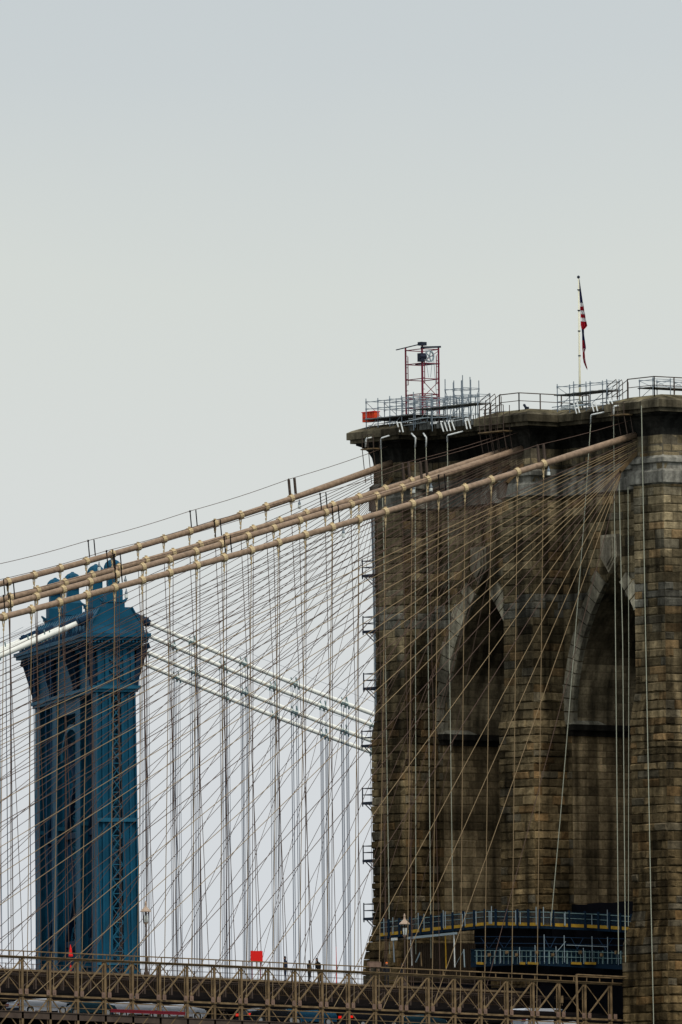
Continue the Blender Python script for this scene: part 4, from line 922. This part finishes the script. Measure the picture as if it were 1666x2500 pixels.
for (x_, a, b_) in ((1223, 2317, 2352), (1270, 2313, 2352), (1308, 2308, 2352), (1359, 2311, 2352), (1426, 2315, 2354), (1330, 2282, 2350), (1379, 2284, 2350), (1447, 2286, 2352), (1485, 2288, 2354), (1511, 2330, 2356)):
    MB().bar(px_x(x_, b_, SX(x_)-.4), px_x(x_-1, a, SX(x_)-.4), .03, n=6).build('upright', M['galv_l'], t)
for a, b_ in (((1382, 2299), (1358, 2327)), ((1384, 2308), (1484, 2312)), ((1133, 2320), (1110, 2362))): MB().bar(px_x(*a, SX(a[0])-.35), px_x(*b_, SX(b_[0])-.35), .024, n=6).build('brace', M['galv_l'], t)
b = MB()
for k in range(34):
    px_ = 1165+k*11; xx = SX(px_)-.32; A, B = px_x(px_, 2354, xx), px_x(px_, 2322, xx); b.bar(A, B, .02 if k % 4 else .05)
for py_ in (2336, 2322): b.bar(px_x(1160, py_-1, -5.55), px_x(1330, py_, -5.55), .02); b.bar(px_x(1330, py_, -5.55), px_x(1450, py_+3, -1.6), .02); b.bar(px_x(1450, py_+3, -1.6), px_x(1540, py_+6, -1.6), .02)
b.build('net_frame', M['mclamp'], t)
b = MB()
for a_, b__ in ((1175, 1213), (1213, 1250), (1330, 1357), (1395, 1425), (1460, 1498)): b.bar(px_x(a_, 2290, SX(a_)+.2), px_x(b__, 2345, SX(b__)+.2), .02); b.bar(px_x(b__, 2290, SX(b__)+.2), px_x(a_, 2345, SX(a_)+.2), .02)
for py_ in (2287, 2303): b.bar(px_x(1160, py_, -5.), px_x(1330, py_+1, -5.), .02); b.bar(px_x(1330, py_+1, -5.), px_x(1450, py_+4, -1.), .02); b.bar(px_x(1450, py_+4, -1.), px_x(1540, py_+6, -1.), .02)
b.build('cross_brace', M['mrope'], t)
for k, x_ in enumerate((1195, 1238, 1262, 1311, 1350, 1417, 1470, 1505)): q = px_x(x_, 2325 if k % 2 else 2331, SX(x_)-.45); MB().box(q-V(.08, .1, .1), q+V(.08, .1, .1)).box(q-V(.1, .05, .16), q+V(.1, .05, -.1)).build('coupler', M['truss'], t)
t = thing('canopy_frame', 'white beam on white posts over the footway at the foot of the left buttress', 'frame', px_x(1040, 2360, -5.9))
MB().bar(px_x(996, 2291, -5.9), px_x(1115, 2279, -5.9), .08, .09).build('beam', M['galv_l'], t); MB().bar(px_x(957, 2294, -5.9), px_x(969, 2293, -5.9), .08, .1).build('beam', M['white'], t)
for x_, a, b_, m_ in ((1004, 2292, 2358, 'white'), (1109, 2282, 2362, 'white'), (1028, 2325, 2360, 'truss'), (1088, 2284, 2365, 'yellow'), (1133, 2318, 2362, 'galv_l'), (961, 2296, 2350, 'galv')): MB().bar(px_x(x_+2, b_, -5.9), px_x(x_, a, -5.9), .05, n=6).build('post', M[m_], t)
MB().bar(px_x(1016, 2350, -5.9), px_x(1027, 2326, -5.9), .04).build('brace', M['galv_l'], t)
t = thing('tarp_and_shade', 'black tarpaulin in the near arch, with added black sheets for the shade in both arches', 'tarpaulin', (-.4, -8, 30))  # tarpaulin in the near arch; its lower part and far-arch sheet paint arch shadow
def tarp(y0, y1, z0, z1, x, wave=.12):  # wavy sheet, for the tarpaulin and for the added shade sheets
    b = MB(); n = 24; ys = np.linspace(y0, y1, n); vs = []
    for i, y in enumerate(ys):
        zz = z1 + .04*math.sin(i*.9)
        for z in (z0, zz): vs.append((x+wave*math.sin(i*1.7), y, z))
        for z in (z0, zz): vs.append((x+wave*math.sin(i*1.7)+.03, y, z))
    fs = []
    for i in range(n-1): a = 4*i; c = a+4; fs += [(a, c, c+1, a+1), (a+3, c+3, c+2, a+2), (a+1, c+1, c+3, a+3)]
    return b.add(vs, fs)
zn = px_x(1450, 2206, -.4)[2]
tarp(-13.3, -2.7, 29, zn, -.4).build('sheet', M['black_sheet_shade'], t)
tarp(2.7, 13.2, 29, px_x(1150, 2352, -.4)[2], -.4).build('sheet', M['black_sheet_shade'], t)  # black sheet put where the far arch lies in shadow
t = thing('shade_sheet', 'added black sheets standing in for the shade below the upper scaffold deck before the piers', 'netting', (-3.6, -5, 29))  # sheets added to blacken the shadow under the deck and inside the arches
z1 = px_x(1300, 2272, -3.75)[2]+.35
tarp(-5.0, 4.6, 36.0, z1, -3.75-.3, .05).build('sheet', M['black_sheet_shade'], t)
MB().box((-4.1, -3.1, 29.), (-.3, -3.06, z1)).build('sheet', M['black_sheet_shade'], t)
tarp(-5.4, 13.6, 29., 35.4, -3.75-.5, .05).build('sheet', M['black_sheet_shade'], t)
t = thing('timber_hoarding', 'dark brown slatted hoarding round the foot of the left buttress behind the footway', 'hoarding', px_x(1060, 2390, -4.7))
b = MB(); x_ = 1000
while x_ < 1165:
    A, B = px_x(x_, 2400, -4.7), px_x(x_, 2303-((x_*7) % 5), -4.7); b.box((A[0], A[1]-.12, A[2]), (A[0]+.05, A[1]+.09, B[2])); x_ += 5
b.build('slats', M['hoard'], t)
MB().box((-4.62, px_x(1165, 2350, -4.6)[1], 30.), (-4.58, px_x(1000, 2350, -4.6)[1], px_x(1080, 2312, -4.6)[2])).build('backing', M['black_sheet_shade'], t)
# brown rods beside the truss end
b = MB(); A, B = px_y(1408, 2380, -13.9), px_y(1412, 2520, -13.9); b.bar(B, A, .09, n=8); b.bar(A, px_y(1530, 2386, -13.9), .06, n=6)
tag(b.build('standpipe', M['truss']), 'buff vertical pipe with long horizontal arm in front of the right end of near truss', 'pipe')
A = px_y(1371, 2441, -13.3); b = MB(); b.box(A-V(.12, .1, .25), A+V(.12, .1, .2)); b.box(A-V(.1, .12, -.2), A+V(.1, .08, .28)); b.bar(A+V(-.1, 0, .2), A+V(-.35, 0, 1.1), .015)
for s in (-.08, .08): b.bar(A+V(s, 0, -.25), A+V(s, 0, -.45), .025)
tag(b.build('junction_box', M['truss']), 'small buff junction box on a cable in the near truss, right side', 'box')
A = px_y(914, 2357, -13.2); b = MB(); b.box(A-V(.55, .15, .15), A+V(.55, .15, .22)); b.box(A-V(.5, .17, -.22), A+V(.5, .1, .26)); b.bar(A-V(.4, 0, .1), A-V(.4, 0, .4), .04); b.bar(A+V(.4, 0, -.1), A+V(.4, 0, -.4), .04)
tag(b.build('equipment_box', M['gusset']), 'long pinkish box mounted on the top chord left of the tower', 'box')
b = MB()
for k in range(0, 1): pass
A, B = px_y(270, 2468, -13.25), px_y(452, 2475, -13.25)
b.bar(A, B, .03, .12); b.bar(A+V(0, -.04, .05), B+V(0, -.04, .05), .01, .02); tag(b.build('barrier_strip', mat('dark_red_band', (.16, .012, .02), .6)), 'dark red strip along the roadway edge below the white cars', 'strip')
# ------------------------------------------------------------------ lamps, sign, flag on the footway
def lamp(px, yy, lab):
    x = px_y(px, 2330, yy)[0]; z0 = zt(x)-.35
    t = thing('street_lamp', lab, 'street lamp', (x, yy, z0), 'lantern posts on the footway')
    MB().lathe((x, yy, z0), [(.20, 0), (.20, .12), (.13, .25), (.11, .6), (.065, .8), (.055, 3.0), (.045, 3.55), (.07, 3.6), (.05, 3.7)], 10).build('post', M['truss_d'], t)
    l = MB().lathe((x, yy, z0+3.7), [(.05, 0), (.13, .1), (.16, .18), (.17, .2)], 10).build('lantern_cup', M['copper'], t)
    MB().lathe((x, yy, z0+3.9), [(.15, 0), (.19, .25), (.20, .5)], 10).build('globe', M['lampglass'], t)
    b = MB()
    for k in range(6): a = 2*math.pi*k/6; b.bar((x+.18*math.cos(a), yy+.18*math.sin(a), z0+3.85), (x+.24*math.cos(a), yy+.24*math.sin(a), z0+4.75), .022)
    b.build('cage', M['darks'], t)
    MB().lathe((x, yy, z0+4.7), [(.42, -.02), (.40, .04), (.22, .22), (.13, .30), (.08, .42), (.07, .55), (.09, .6), (.02, .8)], 12).build('shade', M['copper'], t)
lamp(357, -2.2, 'footway lantern post with flared shade standing against sky right of the blue tower')
lamp(989, -2.2, 'footway lantern post with flared shade in front of the left buttress')
A, B = px_y(612, 2322, -3.1), px_y(641, 2322, -3.1); zz = px_y(626, 2346, -3.1)[2]
t = thing('red_sign', 'square red sign board seen from behind above the footway railing', 'sign', ((A[0]+B[0])/2, -3.1, zt(A[0])-.35))
MB().box((A[0], -3.13, zz-.1), (B[0], -3.09, A[2])).build('board', M['red'], t)
b = MB(); [b.bar((A[0]+s*(B[0]-A[0]), -3.05, zt(A[0])-.35), (A[0]+s*(B[0]-A[0]), -3.05, A[2]+.02), .03) for s in (.15, .85)]; b.bar((A[0], -3.07, (A[2]+zz)/2), (B[0], -3.07, (A[2]+zz)/2), .02); b.build('post', M['maroon'], t)
A = px_y(172, 2308, -3.); z0 = zt(A[0])-.35
t = thing('red_pennant', 'slim red furled pennant on a short pole above the footway railing at left', 'pennant', (A[0], -3., z0))
MB().lathe((A[0], -3., A[2]-.75), [(.16, -.1), (.19, 0), (.12, .2), (.10, .45), (.05, .65), (.02, .8)], 7, .25).build('cloth', M['red'], t)
MB().lathe((A[0], -3., z0+.02), [(.05, 0), (.08, .1), (.07, .25), (.05, .4)], 7, .2).build('tail', M['red'], t)
MB().bar((A[0], -3., z0), (A[0], -3., A[2]), .025, n=6).build('pole', M['maroon'], t)
A = px_y(821, 2312, -2.4); b = MB(); b.bar((A[0], -2.4, zt(A[0])-.35), A, .03, n=6, r2=.015); tag(b.build('red_rod', M['red']), 'thin dark red rod upright on the footway left of the tower', 'rod')
# ------------------------------------------------------------------ people on the footway
def person(px, yy, h, face, coat, lab, hair='black', lean=0., arm=0.):
    x = px_y(px, 2340, yy)[0]; z0 = zt(x)-.35
    t = thing('person', lab, 'person', (x, yy, z0), 'people on the footway')
    f = V(math.cos(face), math.sin(face), 0); s = V(-f[1], f[0], 0); k = h/1.75
    def P(a, b_, c): return V(x, yy, z0)+(f*(a+lean*max(0, c-.9))+s*b_+V(0, 0, c))*k
    me = bpy.data.meshes.new('body')
    vs = [P(0,0,.96), P(0,0,1.15), P(0,0,1.38), P(.01,0,1.50), P(.03,0,1.60), P(.03,0,1.72)]; rad = [(.16,.12),(.15,.11),(.17,.12),(.06,.06),(.09,.10),(.07,.08)]
    ed = [(0,1),(1,2),(2,3),(3,4),(4,5)]
    for sg in (-1, 1):
        i = len(vs); vs += [P(0,.10*sg,.88), P(.03*sg,.11*sg,.48), P(-.04+.05*sg,.11*sg,.08), P(.12+.05*sg,.12*sg,.04)]; rad += [(.095,.095),(.065,.065),(.045,.045),(.045,.035)]
        ed += [(0,i),(i,i+1),(i+1,i+2),(i+2,i+3)]
        i = len(vs); vs += [P(0,.2*sg,1.40), P(.02,.25*sg,1.12), P(.12+arm,.2*sg,.92+arm*.8), P(.18+arm,.19*sg,.86+arm)]; rad += [(.065,.065),(.05,.05),(.036,.036),(.04,.022)]
        ed += [(2,i),(i,i+1),(i+1,i+2),(i+2,i+3)]
    me.from_pydata([tuple(v-WL[t]) for v in vs], ed, []); me.materials.append(M[coat])
    o = bpy.data.objects.new('body', me); C.objects.link(o); o.parent = t; WL[o] = WL[t]
    sk_ = o.modifiers.new('skin', 'SKIN'); 
    if not me.skin_vertices: me.skin_vertices.new(name='')
    for v_, r_ in zip(me.skin_vertices[0].data, rad): v_.radius = (r_[0]*k, r_[1]*k)
    me.skin_vertices[0].data[0].use_root = True
    ss = o.modifiers.new('sub', 'SUBSURF'); ss.levels = 1; ss.render_levels = 1
    hc = P(.05, 0, 1.66); b = MB(); b.lathe(hc-V(0, 0, .12)*k, [(.03*k, -.0), (.062*k, .04), (.078*k, .10*k), (.08*k, .15*k), (.06*k, .21*k), (.02*k, .24*k)], 10); b.bar(hc+f*.07*k, hc+f*.105*k-V(0,0,.02), .015)
    for sg in (-1, 1): b.bar(hc+s*.075*sg*k, hc+s*.09*sg*k, .02); 
    b.build('face', M['skin'], t, smooth=True)
    b = MB(); b.lathe(hc-f*.018*k-V(0,0,.03)*k, [(.07*k, -.02), (.092*k, .03*k), (.095*k, .09*k), (.07*k, .15*k), (.02*k, .175*k)], 10); b.build('hair', M[hair], t, smooth=True)
person(697, -2.2, 1.82, 2.8, 'navy', 'person in dark navy coat with yellowish collar, leftmost of three heads above the footway railing')
person(755, -2.0, 1.62, 0, 'black', 'shorter person in black, middle of three heads above the footway railing')
person(779, -2.3, 1.80, 3.3, 'black', 'person in black leaning forward, rightmost of three heads above the footway railing', lean=.25)
person(944, -2.3, 1.72, -1.9, 'black', 'person with orange hair in black coat at the foot of the left buttress', hair='jacket')
person(981, -2.0, 1.70, -1.0, 'black', 'person in dark clothes beside the lantern post at the left buttress', hair='black')
# ------------------------------------------------------------------ vehicles on the roadway
def car(px, yy, kind, paint, lab, tail=True, py=2455):
    x = px_y(px, py, yy)[0]; z = zt(x)-4.02
    t = thing('parked_car' if False else 'car', lab, 'car', (x, yy, z), 'vehicles on the roadway')
    Lh = {'sedan': 2.3, 'suv': 2.3, 'van': 2.6}[kind]; W_ = .92
    prof = {'sedan': [(-2.3, .35), (-2.32, .75), (-2.2, .98), (-1.55, 1.03), (-.95, 1.42), (.45, 1.45), (1.15, 1.02), (2.1, .88), (2.3, .65), (2.3, .32)],
            'suv': [(-2.3, .38), (-2.32, .9), (-2.22, 1.15), (-1.95, 1.68), (-.9, 1.76), (.6, 1.72), (1.2, 1.15), (2.1, 1.05), (2.3, .8), (2.3, .35)],
            'van': [(-2.6, .38), (-2.62, 1.2), (-2.55, 1.95), (-2.4, 2.1), (.9, 2.1), (1.4, 1.9), (1.95, 1.2), (2.5, 1.05), (2.6, .8), (2.6, .35)]}[kind]
    n = len(prof); b = MB(); vs = []
    for s, ins in ((-1, 0.), (1, 0.)):
        for a, h in prof: vs.append((x+a, yy+s*(W_-(.16 if h > 1.15 else (.05 if h < .5 else 0))), z+h))
    fs = [tuple(range(n-1, -1, -1)), tuple(range(n, 2*n))] + [(i, (i+1) % n, n+(i+1) % n, n+i) for i in range(n)]
    b.add(vs, fs)
    for a in (-1.45, 1.45):
        for s in (-1, 1): b.bar((x+a, yy+s*(W_-.08), z+.36), (x+a, yy+s*(W_+.015), z+.36), .42, n=14, up=(0, 0, 1))
    body = b.build('body', M[paint], t)
    top = max(h for _, h in prof); lo = 1.02 if kind == 'sedan' else 1.18
    for s in (-1, 1):
        b = MB(); w0 = yy+s*(W_-.035); w1 = yy+s*(W_-.145)
        spans = {'sedan': [(-1.3, -.35, -.85, -.35), (-.27, .95, -.27, .42)], 'suv': [(-2.05, -1.1, -1.9, -1.1), (-1.02, -.1, -1.02, -.1), (0, 1.05, 0, .58)], 'van': [(.35, 1.75, .35, 1.3)]}[kind]
        for a0, a1, c0, c1 in spans: b.add([(x+a0, w0, z+lo), (x+a1, w0, z+lo), (x+c1, w1, z+top-.09), (x+c0, w1, z+top-.09)], [(0, 1, 2, 3)])
        b.build('side_window', M['glass'], t)
    b = MB(); e = {'sedan': (-1.58, 1.05, -1.0, 1.38), 'suv': (-2.22, 1.2, -2.02, 1.62), 'van': (-2.63, 1.3, -2.6, 1.85)}[kind]
    b.add([(x+e[0]-.02, yy-.72, z+e[1]), (x+e[0]-.02, yy+.72, z+e[1]), (x+e[2]-.02, yy+.66, z+e[3]), (x+e[2]-.02, yy-.66, z+e[3])], [(0, 1, 2, 3)]); b.build('rear_window', M['glass'], t)
    for a in (-1.45, 1.45):
        for s in (-1, 1):
            w = MB().bar((x+a, yy+s*(W_-.18), z+.34), (x+a, yy+s*(W_+.03), z+.34), .34, n=16).build('wheel', M['tyre'], t)
            MB().bar((x+a, yy+s*(W_+.025), z+.34), (x+a, yy+s*(W_+.045), z+.34), .2, n=10).build('rim', M['rim'], w)
    zz_ = prof[1][1]
    for s in (-1, 1):
        b = MB().box((x-Lh-.05, yy+s*.72-.16, z+zz_-.08), (x-Lh+.1, yy+s*.72+.16, z+zz_+.1)); b.build('tail_light', M['tail'] if tail else M['maroon'], t)
        MB().box((x+Lh-.1, yy+s*.68-.17, z+.62), (x+Lh+.02, yy+s*.68+.17, z+.78)).build('headlight', M['lampglass'], t)
    b = MB().box((x-Lh-.08, yy-.85, z+.38), (x-Lh+.05, yy+.85, z+.55)); b.build('bumper', M['dark'], t)
    return t
car(95, -8.5, 'sedan', 'carwhite', 'white sedan behind the truss at the far left of the roadway', False)
car(205, -8.5, 'sedan', 'cardark', 'dark teal sedan on the roadway under the blue tower', False)
car(322, -8.5, 'suv', 'carwhite', 'white sport utility car left of the lantern post, behind the truss')
car(425, -8.5, 'sedan', 'carwhite', 'white sedan right of the lantern post, behind the truss', False)
car(655, -8.5, 'sedan', 'carblack', 'dark sedan with glowing red tail light below the red sign')
car(745, -8.5, 'suv', 'carblue', 'teal blue sport utility car with red tail light below the three people')
car(905, -8.5, 'suv', 'carblack', 'black sport utility car with red tail light just left of tower foot')
car(1015, -8.5, 'sedan', 'cardark', 'dark teal sedan on the roadway in front of the left buttress', False)
car(1330, -8.5, 'van', 'carwhite', 'white van deep in the shade behind the right end of truss', False)
